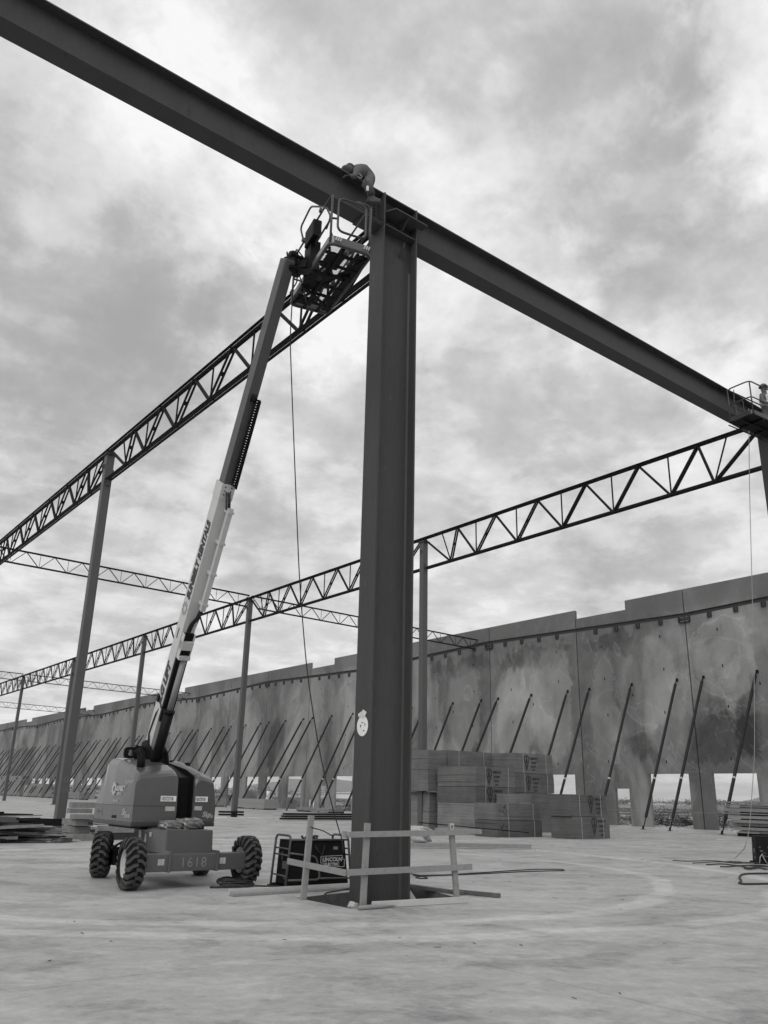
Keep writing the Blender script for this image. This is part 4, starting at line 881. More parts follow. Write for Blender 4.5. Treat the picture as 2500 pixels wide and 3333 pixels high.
q.tube([(8.33, 12.9, .78), (8.42, 12.83, .60), (8.50, 12.8, .52), (8.56, 12.83, .66), (8.5, 12.88, .76)], .008, 6)
tag(obj('cable_tangle', q, 'cable'), 'small tangle of dark cable lying on top of the caged generator', 'cable')

# ------------------------------------------------------------------ barricade round the pit
bar = thing('barricade', 'rough timber barricade of three posts and rails round the column pit', 'barricade', (8.3, 10.6, 0))
def tpost(bx_, by, tx, ty, h): return MB().beam((bx_, by, -.02), (tx, ty, h), .095, .045, side=(1, 0, 0))
obj('post', tpost(7.70, 10.50, 7.745, 10.50, 1.12), 'wood', bar, bevel=.003)
obj('post', tpost(7.36, 11.55, 7.42, 11.53, 1.19), 'wood', bar, bevel=.003)
p3 = obj('post', tpost(9.49, 10.48, 9.37, 10.48, 1.115), 'wood', bar, bevel=.003)
q = MB(); q.box((9.33, 10.4545, 1.02), (9.41, 10.4565, 1.115)); obj('marked_end', q, 'wood_light', p3); q = text_mesh('P', .075, (9.35, 10.453, 1.035), (1, 0, 0), (0, 0, 1), bold=.002, depth=.003); obj('letter', q, 'black_paint', p3, fix=False)
obj('rail', MB().beam((7.375, 10.445, .965), (9.70, 10.425, .985), .03, .08, side=(0, 1, 0)), 'wood', bar, bevel=.003)
obj('rail', MB().beam((7.375, 10.445, .463), (9.76, 10.425, .475), .03, .085, side=(0, 1, 0)), 'wood', bar, bevel=.003)
obj('rail', MB().beam((7.36, 12.05, .505), (7.36, 10.46, .457), .03, .085, side=(1, 0, 0)), 'wood', bar, bevel=.003)
obj('rail_end', MB().box((7.33, 10.47, .92), (7.37, 10.56, 1.01)), 'wood', bar)
q = MB(); q.tube([(7.41, 11.5, 1.03), (7.41, 11.6, 1.03), (7.5, 11.3, .98), (7.45, 11.0, .93), (7.38, 10.75, .95), (7.36, 10.5, .96)], .010, 6)
tag(obj('tie_rope', q, 'rope'), 'dark rope tied from the left barricade post towards the near rail', 'rope')
def plank(p, q_, w, h, label, material='wood', side=(0, 0, 1)):
    o = obj('lumber_board', MB().beam(p, q_, w, h, side=side), material, bevel=.003); return tag(o, label, 'board')
plank((6.62, 12.52, .046), (9.0, 12.56, .046), .085, .04, 'long pale board lying on the floor behind the left barricade post', 'wood_light')
plank((6.62, 12.42, .021), (9.0, 12.47, .021), .038, .13, 'darker plank lying flat just in front of the long pale board', 'wood')
plank((7.72, 10.30, .046), (9.42, 10.16, .046), .085, .04, 'pale board on edge along the near side of the pit', 'wood_light')
plank((9.95, 12.9, .03), (10.05, 10.95, .03), .055, .10, 'dark board lying along the right rim of the pit', 'wood_dark')
plank((10.1, 11.25, .035), (10.35, 10.42, .035), .06, .09, 'short black board end right of the pit corner', 'wood_dark')
q = MB(); rnd = random.Random(2); p0_ = Vector((7.42, 10.22, .03)); d0 = Vector((.62, -.02, 0))
q.lathe([(0, 0), (0, .028), (.2, .034), (.4, .026), (.62, .012), (.66, 0)], p0_, d0, 7); tag(obj('splintered_wood', q, 'wood'), 'broken chunk of wood at the near corner of the pit', 'wood')
q = MB(); q.prism([(9.08, 11.2, -.1), (9.32, 11.15, -.34), (9.5, 11.15, -.34), (9.12, 11.2, .12)], (0, .02, 0)); tag(obj('pale_plate', q, 'wood_light'), 'pale slanted plate inside the pit right of the big column', 'board')
def rock(c, r, seed, label, material='stone', grp=None, name='rock'):
    bm = bmesh.new(); bmesh.ops.create_icosphere(bm, subdivisions=2, radius=r); rnd = random.Random(seed)
    for v in bm.verts: v.co *= rnd.uniform(.75, 1.15); v.co.z *= .8
    me = bpy.data.meshes.new(name); bm.to_mesh(me); bm.free(); me.materials.append(MT[material]); o = bpy.data.objects.new(name, me); COL.objects.link(o); o.location = c
    return tag(o, label, 'rock', grp)
rock((7.62, 10.62, -.0), .085, 3, 'fist sized pale rock on the near left rim of the pit')

# ------------------------------------------------------------------ cords and ropes
def cord(name, pts, r, label, material='cable', cat='cord', k=6, bez=.25):
    o = obj(name, MB().tube(rounded(pts, bez, 5), r, k), material); return tag(o, label, cat)
def gpts(L, z=.012): return [ground(x, y) + Vector((0, 0, z)) for x, y in L]
cord('extension_cord', gpts([(1338, 2846), (1375, 2853), (1395, 2861), (1370, 2862), (1345, 2856), (1400, 2853), (1530, 2848), (1700, 2839), (1800, 2836), (1838, 2836), (1835, 2831), (1740, 2831), (1600, 2840), (1450, 2850), (1345, 2852)]), .011, 'thin dark cord looped on the floor right of the big column')
cord('welding_cable', gpts([(2500, 2880), (2420, 2881), (2405, 2878), (2415, 2870), (2406, 2860), (2412, 2850), (2440, 2846), (2500, 2846)], .02), .02, 'thick dark cable bent back in a hook at the right edge')
rnd = random.Random(5)
for i, (a, b, y, lab) in enumerate(((2190, 2480, 2802, 'thin cord lying in loose waves left of the right generator'), (2300, 2500, 2815, 'bundle of dark leads lying before the right generator'), (2400, 2500, 2824, 'nearest dark lead in the bundle before the right generator'), (2330, 2470, 2806, 'light tangled lead lying just before the lumber stack'))):
    pts = [(a + (b - a) * j / 12, y + 2.0 * math.sin(j * .9 + i * 2) + (j * .6)) for j in range(13)]
    pts += [(b - (b - a) * j / 9, y + 7 + 2.2 * math.sin(j * 1.1 + i)) for j in range(8)]
    cord('power_lead', gpts(pts, .015 + i * .006), .011 + .005 * (i in (1, 2)), lab, 'cable' if i != 3 else 'rope')
# hanging welding lead from the platform to the left generator
hp = [at(958, 880, X=6.33), at(950, 1000, X=6.4), at(944, 1100, X=6.5), at(955, 1400, X=6.9), at(975, 1900, X=7.5), at(1000, 2200, X=8.0), at(1040, 2450, X=8.35), at(1080, 2620, X=8.6), at(1103, 2700, X=8.75), at(1115, 2740, X=8.8), at(1118, 2775, X=8.8)]
q = MB().tube(rounded(hp, .6, 6), .0105, 6); tag(obj('hanging_cable', q, 'cable'), 'long thin cable hanging from the lift platform down to the caged generator', 'cable')
hp = [at(2437, 1330, X=21.5), at(2440, 1600, X=21.7), at(2448, 1900, X=21.9), at(2455, 2200, X=22.1), at(2457, 2450, X=22.3), at(2448, 2580, X=22.4), at(2440, 2700, X=22.5), at(2425, 2760, X=22.4), ground(2395, 2792), ground(2355, 2806)]
q = MB().tube(rounded(hp, .6, 6), .010, 6); tag(obj('hanging_rope', q, 'rope_light'), 'pale rope hanging from the right hand platform to the floor', 'rope')
cp = []
c0_ = ground(775, 2886)
q = MB()
for i in range(9):
    a = rnd.uniform(.8, 1.25); t0r = rnd.uniform(0, 6)
    pts = [c0_ + Vector((math.cos(t0r + t) * .26 * a, math.sin(t0r + t) * .17 * a + .03 * i, .015 + .012 * i + .01 * math.sin(3 * t))) for t in [j / 20 * 2 * math.pi for j in range(21)]]
    q.tube(pts, .013, 6)
q.tube([c0_ + Vector((-.1, -.15, .015)), c0_ + Vector((-.45, -.1, .015)), c0_ + Vector((-.55, -.05, .02))], .02, 6); q.tube([c0_ + Vector((.2, -.1, .015)), c0_ + Vector((.6, -.35, .015)), c0_ + Vector((.9, -.3, .015)), c0_ + Vector((.5, -.1, .02))], .013, 6)
tag(obj('coiled_cord', q, 'cable'), 'coil of dark cord lying on the floor by the front right tyre', 'cord')
cord('pit_cable', [(7.95, 11.5, -.2), (7.85, 11.6, -.02), (8.0, 12.0, .02), (8.4, 12.2, .02), (8.9, 12.45, .02)], .012, 'dark cable dropping over the left rim into the pit')

# ------------------------------------------------------------------ plywood stacks
def ply_unit(c, sx, sy, h, label, seed, straps=True, printed=None, marks=False, g='plywood bundles in the big stack'):
    x, y, z = c; root = thing('plywood_bundle', label, 'plywood bundle', (x, y, z), g); rnd = random.Random(seed); mb = MB(); zz_ = z + .010; k = 0
    obj('bearers', MB().box((x + .12, y + .06, z), (x + .22, y + sy - .06, z + .009)).box((x + sx - .22, y + .06, z), (x + sx - .12, y + sy - .06, z + .009)), 'black_steel', root)
    while zz_ < z + h - .001:
        t = min(rnd.choice((.09, .14, .2, .3)), z + h - zz_)
        if z + h - zz_ - t < .03: t = z + h - zz_
        dx, dy = rnd.uniform(-.014, .014), rnd.uniform(-.008, .008)
        mb.box((x + dx, y + dy, zz_ + .001), (x + sx + dx, y + sy + dy, zz_ + t - .0005)); zz_ += t
    body = obj('sheets', mb, 'plywood', root)
    if straps:
        for f in ((.24, .82) if sx > 2 else (.3, .7)):
            q = MB(); q.box((x + sx * f, y - .018, z), (x + sx * f + .02, y - .0135, z + h + .003)); q.box((x + sx * f, y - .0135, z + h + .001), (x + sx * f + .02, y + sy, z + h + .004)); obj('strap', q, 'rim', root)
    if printed:
        px_, pz = printed; q = MB(); s = .62; Yp = y - .0165
        def P2(a, b): return (px_ + a * s, Yp, pz + b * s)
        outl = [(math.cos(t) * .30, .30 + math.sin(t) * .28) for t in [R(a) for a in range(-20, 201, 20)]] + [(0, -.62)]
        inn = [(a * .72, .28 + (b - .28) * .74) for a, b in outl]
        kk = len(outl)
        for i in range(kk):
            j = (i + 1) % kk; q.add([P2(*outl[i]), P2(*outl[j]), P2(*inn[j]), P2(*inn[i])], [(0, 1, 2, 3)])
        for (w_, b0, b1) in ((.13, .0, .25), (.10, .14, .38), (.07, .28, .5)): q.add([P2(-w_, b0), P2(w_, b0), P2(0, b1)], [(0, 1, 2)])
        q.add([P2(-.02, -.3), P2(.02, -.3), P2(.02, 0), P2(-.02, 0)], [(0, 1, 2, 3)])
        text_mesh('EMERALD', .125, P2(.42, .28), (1, 0, 0), (0, 0, 1), bold=.006, depth=.001, squash=.95, mb=q); text_mesh('FOREST', .125, P2(.50, -.04), (1, 0, 0), (0, 0, 1), bold=.006, depth=.001, squash=.9, mb=q)
        rnd2 = random.Random(seed)
        for r_, (a0, a1) in ((-.32, (.5, 1.05)), (-.58, (.62, .9))):
            a = a0
            while a < a1: q.add([P2(a, r_), P2(a + .07, r_), P2(a + .07, r_ + .13), P2(a, r_ + .13)], [(0, 1, 2, 3)]); a += .10 + rnd2.random() * .03
        obj('printed_mark', q, mat('stencil_ink', .035, .9) if 'stencil_ink' not in MT else 'stencil_ink', root, fix=False)
    if marks:
        q = MB(); rnd3 = random.Random(seed + 1)
        for i in range(7): a = Vector((x + rnd3.uniform(.2, .55), y - .016, z + h * rnd3.uniform(.35, .8))); q.beam(a, a + Vector((rnd3.uniform(-.12, .12), 0, rnd3.uniform(-.18, .18))), .004, .03, side=(0, 1, 0))
        obj('spray_mark', q, 'stencil_ink', root)
    return root
ply_unit((28.36, 24.25, 0), 2.4, 1.15, .86, 'lower printed plywood bundle of the front right stack', 1, printed=(29.75, .48))
ply_unit((28.30, 24.25, .865), 2.35, 1.15, .88, 'upper printed plywood bundle of the front right stack', 2, printed=(29.6, 1.36))
ply_unit((25.85, 26.05, 0), 2.66, 1.35, .66, 'lowest plywood bundle of the short front left stack', 3, marks=True)
ply_unit((25.83, 26.05, .665), 2.60, 1.35, .66, 'top plywood bundle of the short front left stack', 4, marks=True)
ply_unit((26.71, 28.2, 0), 2.45, 2.6, 1.30, 'lowest plywood bundle of the tall middle stack', 5, straps=False)
ply_unit((26.68, 28.2, 1.305), 2.45, 2.6, .68, 'middle printed plywood bundle of the tall middle stack', 6, printed=(27.55, 1.62))
ply_unit((26.71, 28.2, 1.99), 2.45, 2.6, .86, 'top printed plywood bundle of the tall middle stack', 7, printed=(27.5, 2.42))
ply_unit((27.85, 26.9, 0), .95, 1.2, 1.72, 'dark plywood bundle in the gap between the two front stacks', 8, straps=False)
ply_unit((30.40, 29.5, 0), 2.85, 2.6, 1.80, 'lower plywood bundle of the tall right rear stack', 9, straps=False)
ply_unit((30.50, 29.5, 1.805), 2.78, 2.6, .9, 'middle printed plywood bundle of the tall right rear stack', 10, printed=(31.45, 2.24))
ply_unit((30.44, 29.5, 2.71), 2.78, 2.6, .93, 'top printed plywood bundle of the tall right rear stack', 11, printed=(31.35, 3.2))
ply_unit((26.62, 31.3, 0), 1.25, 2.4, .85, 'lowest plywood bundle of the tall left rear stack', 12, straps=False)
ply_unit((26.65, 31.3, .855), 1.2, 2.4, .88, 'second plywood bundle of the tall left rear stack', 13, straps=False)
ply_unit((27.60, 31.05, 1.76), 2.75, 2.6, 1.05, 'third plywood bundle of the tall left rear stack', 14, straps=False)
ply_unit((27.55, 31.0, 2.82), 2.85, 2.6, .84, 'top strapped plywood bundle of the tall left rear stack', 15)
ply_unit((26.35, 31.05, 1.76), 1.17, 2.6, 1.86, 'narrow plywood bundle on the left end of the rear stack', 16, straps=False)
ply_unit((27.6, 36.2, 0), 1.6, 1.3, 1.0, 'low plywood bundle seen between the big column and its slim neighbour', 17, straps=False)
ply_unit((27.58, 36.2, 1.005), 1.6, 1.3, 1.3, 'middle plywood bundle seen between the big column and its slim neighbour', 18, straps=False)
ply_unit((27.62, 36.2, 2.31), 1.6, 1.3, 1.5, 'top plywood bundle seen between the big column and its slim neighbour', 19, straps=False)

# rubble of plastic and boards behind the column
b_ = blob('plastic_sheet', (19.2, 23.8, .26), .75, .6, .32, 'vest', 'crumpled pale plastic sheet over lumber just right of the big column', 'sheet', 21, amp=.18)
plank((20.2, 23.4, .42), (21.6, 22.6, .40), .14, .34, 'pale timber baulk under the plastic sheet right of the column', 'wood')
plank((18.3, 22.0, .72), (22.2, 20.9, .44), .03, .05, 'thin dark bar leaning across the plastic sheet', 'black_steel')
plank((17.3, 21.6, .09), (18.7, 20.6, .09), .12, .16, 'short pale timber lying in front of the plastic sheet', 'wood')
plank((19.0, 20.9, .09), (21.0, 19.7, .09), .12, .16, 'second short pale timber right of the first one', 'wood')

# long dark steel bundle beyond the column
bun = thing('steel_bundle', 'long low bundle of dark steel members stretching behind the big column', 'steel bundle', (30, 48.5, 0))
for i in range(3):
    for j in range(2): obj('member', MB().box((26.9 + .1 * i, 44.8 + .25 * j - i * .0, .06 + i * .13), (27.05 + .1 * i + 9, 45.0 + .25 * j, .165 + i * .13)), 'truss_steel', bun)
bun2 = thing('steel_bundle', 'end of a dark steel bundle left of the slim column on cardboard', 'steel bundle', (25.7, 50, 0))
for i in range(2): obj('member', MB().box((25.6, 50.2, .12 + i * .16), (27.2, 50.6, .23 + i * .16)), 'truss_steel', bun2)
q = MB().box((25.0, 49.4, .0), (28.0, 50.2, .025)); tag(obj('cardboard', q, 'paper'), 'flattened pale cardboard under the slim column between boom and column', 'cardboard')
q = MB().box((25.9, 106.0, 0), (30.2, 107.4, .03)); tag(obj('cardboard', q, 'paper'), 'pale sheets round the foot of the slim column at the left edge', 'cardboard')

# ------------------------------------------------------------------ lumber stack at the right
ls = thing('lumber_stack', 'uneven stack of rough boards with gaps at the right edge by the wall', 'lumber stack', (41.5, 22, 0)); rnd = random.Random(8); z = .16; i = 0
for (x, y) in ((41.3, 24.2), (41.3, 21.8)): obj('bearer', MB().box((x - .1, y - .1, 0), (x + 2.2, y + .1, .158)), 'black_steel', ls)
obj('gap_shade_core', MB().box((41.25, 17.2, .16), (43.1, 24.35, 1.5)), 'black_steel', ls); obj('base_shade', MB().box((41.05, 17.2, .0), (43.1, 24.5, .158)), 'black_steel', ls)  # black boxes standing in for shade in the gaps and under the boards
while z < 1.60:
    t = rnd.choice((.05, .05, .07, .14)); y1 = 24.75 - (z - .8 if z > .8 else .8 - z) * .25 + rnd.uniform(-.25, .18) + (.35 if z > .9 else 0)
    obj('board', MB().box((41.0 + rnd.uniform(-.1, .08), 17.0, z), (43.3, y1, z + t)), rnd.choice(('wood', 'timber', 'timber')), ls); z += t + rnd.choice((.003, .03, .065, .06)); i += 1
plank((41.1, 17.5, .21), (40.3, 22.9, .21), .05, .10, 'dark pipe-like bar on the floor in front of the lumber stack', 'primer_light')

# ------------------------------------------------------------------ cribbing and scrap pile at the left
crib = thing('timber_cribbing', 'stack of heavy weathered timbers and pallets behind the lift', 'timber stack', (10.2, 28, 0))
for (x0_, x1_, y, z0_, z1_, d) in ((9.05, 9.65, 27.3, .0, .20, 1.4), (9.0, 9.62, 27.6, .21, .40, .9), (9.55, 9.75, 27.25, .21, .40, .12), (9.05, 9.62, 27.45, .42, .60, 1.3), (8.98, 9.75, 27.3, .62, .76, .5), (9.0, 9.70, 27.9, .78, .92, .35), (9.15, 9.95, 28.3, .93, 1.10, .3),
                                   (9.8, 11.9, 27.4, .22, .42, .18), (9.9, 11.8, 27.9, .0, .20, .4), (9.78, 12.2, 27.5, .44, .47, 1.2)):
    obj('timber', MB().box((x0_, y, z0_), (x1_, y + d, z1_)), 'wood' if z1_ - z0_ < .05 else 'timber', crib, bevel=.006)
for (x, z) in ((9.6, .66), (9.45, .5), (9.55, .28), (11.55, .30)): obj('fork_slot', MB().box((x - .07, 27.235, z - .04), (x + .07, 27.248, z + .05)), 'black_paint', crib)
pile = thing('scrap_pile', 'heap of dark steel angles, frames and boards at the left frame edge', 'scrap pile', (7.2, 27, 0)); rnd = random.Random(17)
obj('gap_shade_core', MB().box((4.0, 26.9, 0), (7.0, 27.8, .60)), 'black_steel', pile)  # black box inside the heap so its gaps look shaded
for i in range(34):
    z0_ = .05 + (i % 17) * .042; a = Vector((4.2 + rnd.uniform(-.5, .5), 26.75 + rnd.uniform(-.4, .9), max(.05, z0_ + rnd.uniform(-.14, .1)))); b2 = Vector((7.4 + rnd.uniform(-.9, .4), 26.8 + rnd.uniform(-.5, .8), max(.05, z0_ + rnd.uniform(-.14, .12))))
    obj('steel_member', MB().beam(a, b2, rnd.choice((.05, .08, .12)), rnd.choice((.03, .05, .08))), ('truss_steel', 'black_steel', 'truss_steel', 'primer', 'timber')[i % 5], pile)
obj('top_channel', MB().beam((4, 27.0, .80), (7.62, 27.0, .74), .14, .07), 'truss_steel', pile); obj('top_channel', MB().beam((4, 26.6, .68), (7.15, 26.6, .62), .05, .15), 'primer_light', pile)
for i in range(20):
    a = Vector((6.9 + rnd.uniform(-.5, .3), 27.1 + rnd.uniform(-.5, .4), .05 + i * .022)); b2 = Vector((8.75 + rnd.uniform(-.9, .2), 26.8 + rnd.uniform(-.5, .5), .05 + i * .018))
    obj('board', MB().beam(a, b2, .14, .05), rnd.choice(('wood_dark', 'truss_steel', 'timber')), pile)
obj('board', MB().beam((7.4, 26.9, .33), (8.7, 26.4, .20), .2, .07), 'timber', pile)
obj('long_channel', MB().beam((7.2, 29.2, .50), (9.2, 29.2, .46), .1, .22), 'truss_steel', pile)
plank((5.6, 26.9, .10), (7.4, 27.6, .10), .05, .5, 'pale flat board at the left frame edge in front of the scrap', 'wood_light', side=(0, 0, 1))
plank((8.0, 26.6, .03), (9.1, 27.1, .03), .03, .22, 'pale thin board on the floor at the foot of the left column', 'wood_light')
plank((8.3, 26.4, .07), (8.75, 26.75, .07), .1, .14, 'short dark block right at the foot of the left column', 'wood_dark')

# small stacks along the foot of the wall
def small_stack(x, y, sx, sy, h, label, m_='timber'):
    root = thing('material_stack', label, 'material stack', (x, y, 0), 'low material stacks along the wall')
    obj('bearers', MB().box((x + .1, y + .1, 0), (x + sx - .1, y + .25, .1)).box((x + .1, y + sy - .25, 0), (x + sx - .1, y + sy - .1, .1)), 'black_steel', root)
    obj('bundle', MB().box((x, y, .101), (x + sx, y + sy, h * .55)), m_, root, bevel=.01); obj('top_bundle', MB().box((x + .05, y + .03, h * .55 + .01), (x + sx - .04, y + sy - .06, h)), m_, root, bevel=.01)
    return root
for (px_, py_, X_, sy, h, lab, mm) in ((1120, 2640, 44.5, 5.5, .35, 'low pallet of sacks at the wall just left of the big column', 'timber'), (905, 2635, 44.2, 7.0, .95, 'long crate bundle along the wall left of the welder cable', 'wood'), (735, 2626, 45.5, 4.5, .9, 'pale bundle beside the slim column far foot', 'wood'),
                                       (228, 2599, 46, 8, 1.2, 'low block stack by the wall right of the tall left column', 'timber'), (290, 2604, 45, 7, 1.0, 'dark low stack by the wall left of the lift hood', 'timber'), (165, 2596, 46, 8, 2.2, 'dark crate row by the wall left of the tall column', 'timber'), (140, 2594, 46.2, 7, 2.0, 'paler crate in the row left of the tall column', 'wood'),
                                       (90, 2590, 46.5, 14, 3.6, 'largest square crate by the wall at the far left', 'timber'), (45, 2587, 46.6, 8, 2.6, 'crate right beside the farthest slim column', 'wood'), (22, 2586, 46.8, 7, 3.2, 'pile of pale sacks beside the farthest slim column', 'rim')):
    y = at(px_, py_, X=X_).y; small_stack(X_ - 1.6, y, 1.6, sy, h, lab, mm)
for i, px_ in enumerate((1008, 1020)):
    p = at(px_, 2636, X=45.6); tag(obj('vent_pipe', MB().tube([(p.x, p.y, 0), (p.x, p.y, .95)], .075, 12).tube([(p.x, p.y, .9), (p.x, p.y, 1.03)], .095, 12), 'pvc'), ('left' if i == 0 else 'right') + ' one of two short pale pipe stubs rising by the wall', 'pipe', 'pipe stubs by the wall')
p = at(872, 2633, X=45.4)
q = MB(); q.box((p.x - .2, p.y - .25, 0), (p.x + .2, p.y + .25, 1.1)); q.tube([(p.x, p.y + .1, 1.1), (p.x, p.y + .1, 1.75)], .2, 10); tag(obj('water_cooler', q, 'white_paint'), 'small white drum standing on a box before a wall opening', 'cooler')

# ------------------------------------------------------------------ litter on the slab
rnd = random.Random(31); q = MB()
for i in range(900):
    x = rnd.uniform(-3, 46); y = rnd.uniform(3, 60); s = rnd.uniform(.003, .010) * (1 + .04 * math.hypot(x, y)); a = rnd.uniform(0, 6.3)
    if 7.2 < x < 10.6 and 10 < y < 12.8: continue
    q.obox((x, y, .004 + s * .12), Vector((math.cos(a), math.sin(a), 0)) * s * rnd.uniform(1, 4), Vector((-math.sin(a), math.cos(a), 0)) * s * .5, Vector((0, 0, s * .12)))
tag(obj('floor_debris', q, 'wood_dark'), 'dark splinters and crumbs scattered over the whole slab', 'debris', kind='stuff')
rnd = random.Random(77); q = MB()
for i in range(70):
    x = rnd.uniform(8, 44); y = rnd.uniform(13, 60); s = rnd.uniform(.01, .03) * (1 + .04 * math.hypot(x, y)); a = rnd.uniform(0, 6.3)
    if x < 10.6 and y < 13.5: continue
    q.obox((x, y, .006 + s * .1), Vector((math.cos(a), math.sin(a), 0)) * s * 2, Vector((-math.sin(a), math.cos(a), 0)) * s * .7, Vector((0, 0, s * .1)))
tag(obj('paper_scraps', q, 'paper'), 'small pale scraps scattered over the slab beyond the column', 'debris', kind='stuff')

# ------------------------------------------------------------------ workers
def skin_body(name, J, E, material, parent, mods=2):
    me = bpy.data.meshes.new(name); off = parent_loc(parent); me.from_pydata([Vector(p[:3]) - off for p in J], E, []); me.materials.append(MT[material])
    o = bpy.data.objects.new(name, me); COL.objects.link(o); o.parent = parent
    sk = o.modifiers.new('skin', 'SKIN'); ly = me.skin_vertices[0] if me.skin_vertices else None
    if ly is None:
        bpy.context.view_layer.objects.active = o; ly = me.skin_vertices[0]
    for i, p in enumerate(J): r_ = p[3]; ly.data[i].radius = (r_, p[4] if len(p) > 4 else r_)
    ly.data[0].use_root = True; sk.use_smooth_shade = True; sb_ = o.modifiers.new('sub', 'SUBSURF'); sb_.levels = mods; sb_.render_levels = mods
    return o
w1 = thing('person', 'person in hooded work jacket bent over astride the steel beam', 'person', (8.0, 11.38, 13.15))
A_ = lambda x, y, Y: at(x + 3, y + (9 if y < 600 else 3), Y=Y)
def J_(p, r, r2=None): return (p.x, p.y, p.z, r) + ((r2,) if r2 else ())
HIP = A_(1196, 588, 11.38)
bodyJ = [J_(HIP, .15, .17), J_(A_(1196, 566, 11.38), .16, .185), J_(A_(1180, 552, 11.38), .155, .19), J_(A_(1158, 547, 11.37), .125, .18), J_(A_(1146, 548, 11.36), .065), J_(A_(1136, 548, 11.34), .08), J_(A_(1128, 549, 11.33), .075),
         J_(A_(1193, 590, 11.22), .115), J_(A_(1190, 590, 11.06), .10), J_(A_(1200, 618, 11.04), .08), J_(A_(1203, 640, 11.04), .062), J_(HIP + Vector((0, .17, -.03)), .10), (HIP.x - .02, 11.68, HIP.z - .12, .085), (HIP.x, 11.70, HIP.z - .45, .065),
         J_(A_(1158, 552, 11.2), .08), J_(A_(1150, 568, 11.13), .06), J_(A_(1136, 562, 11.2), .045), J_(A_(1156, 546, 11.54), .07), J_(A_(1142, 556, 11.56), .05), J_(A_(1130, 556, 11.5), .04)]
bE = [(0, 1), (1, 2), (2, 3), (3, 4), (4, 5), (5, 6), (0, 7), (7, 8), (8, 9), (9, 10), (0, 11), (11, 12), (12, 13), (3, 14), (14, 15), (15, 16), (3, 17), (17, 18), (18, 19)]
skin_body('body', bodyJ, bE, 'jacket', w1)
def hand(parent, c, d, palm, s=1.0):
    c = Vector(c); d = Vector(d).normalized(); palm = Vector(palm).normalized(); side = d.cross(palm).normalized(); mb = MB()
    mb.obox(c + d * .045 * s, d * .045 * s, side * .04 * s, palm * .014 * s)
    for i, l in enumerate((.068, .08, .074, .056)):
        b = c + d * .088 * s + side * (-.031 + i * .0205) * s; mb.tube([b, b + d * l * .45 * s, b + d * l * .75 * s + palm * l * .3 * s, b + d * l * .85 * s + palm * l * .6 * s], .0085 * s, 6, rr=[.0095 * s, .009 * s, .0085 * s, .007 * s])
    b = c + d * .03 * s - side * .038 * s; mb.tube([b, b - side * .03 * s + d * .025 * s, b - side * .035 * s + d * .055 * s + palm * .015 * s], .011 * s, 6)
    return obj('hand', mb, 'denim' if parent is w1 else 'skin', parent, bevel=.006 * s)
hand(w1, A_(1136, 562, 11.2), (-.8, .1, -.4), (0, .3, -1)); hand(w1, A_(1130, 556, 11.5), (-.8, -.1, -.3), (0, -.3, -1))
# hood / helmet with cloth, boots, trousers overlay
q = MB(); hc = A_(1131, 545, 11.33); hd = Vector((-.55, -.15, -.55)).normalized()
q.lathe([(-.10, .0), (-.095, .05), (-.07, .085), (-.02, .105), (.05, .108), (.10, .115), (.125, .08), (.13, 0)], hc, hd, 18)
obj('hood', q, 'denim', w1)
q = MB(); q.lathe([(-.005, .0), (-.005, .112), (.012, .114), (.03, .105), (.045, .08)], hc - hd * .065 + Vector((0, 0, .02)), -hd, 18); obj('helmet', q, 'denim', w1)
ak = A_(1204, 648, 11.04)
def boot(c, d, material):
    c = Vector(c); d = Vector(d).normalized(); w = Vector((-d.y, d.x, 0)).normalized(); z = Vector((0, 0, 1)); P = lambda a, h: c + d * a + z * h
    mb = MB(); mb.prism([P(-.08, -.06) - w * .048, P(.18, -.06) - w * .048, P(.20, -.01) - w * .048, P(.10, .03) - w * .048, P(.05, .09) - w * .048, P(-.07, .09) - w * .048], w * .096)
    mb.obox(P(.055, -.073), d * .15, w * .056, z * .012); return obj('boot', mb, material, w1, bevel=.02)
boot(ak + Vector((.0, 0, .01)), (.80, -.60, 0), 'denim'); boot((HIP.x, 11.70, HIP.z - .52), (.9, -.3, 0), 'rubber')
q = MB(); q.tube([A_(1189, 588, 11.06), A_(1198, 610, 11.04), A_(1204, 636, 11.04)], .08, 12, rr=[.115, .10, .095]); obj('trouser_leg', q, 'denim', w1)
q = MB(); rc = A_(1164, 562, 11.13); q.tube([rc + Vector((math.cos(t) * .09, 0, math.sin(t) * .045)) for t in [j / 16 * 2 * math.pi * .9 for j in range(17)]], .012, 6); obj('harness_ring', q, 'rim', w1)
lp_ = A_(1193, 611, 10.93)
q = MB(); q.tube([A_(1183, 560, 11.12), A_(1189, 580, 10.96), A_(1192, 600, 10.93), A_(1194, 630, 10.93), A_(1196, 662, 10.95)], .009, 6); obj('lanyard', q, 'cable', w1)
obj('lanyard_pack', MB().box((lp_.x - .02, lp_.y - .02, lp_.z - .055), (lp_.x + .022, lp_.y + .02, lp_.z + .06)), 'white_paint', w1, bevel=.006)

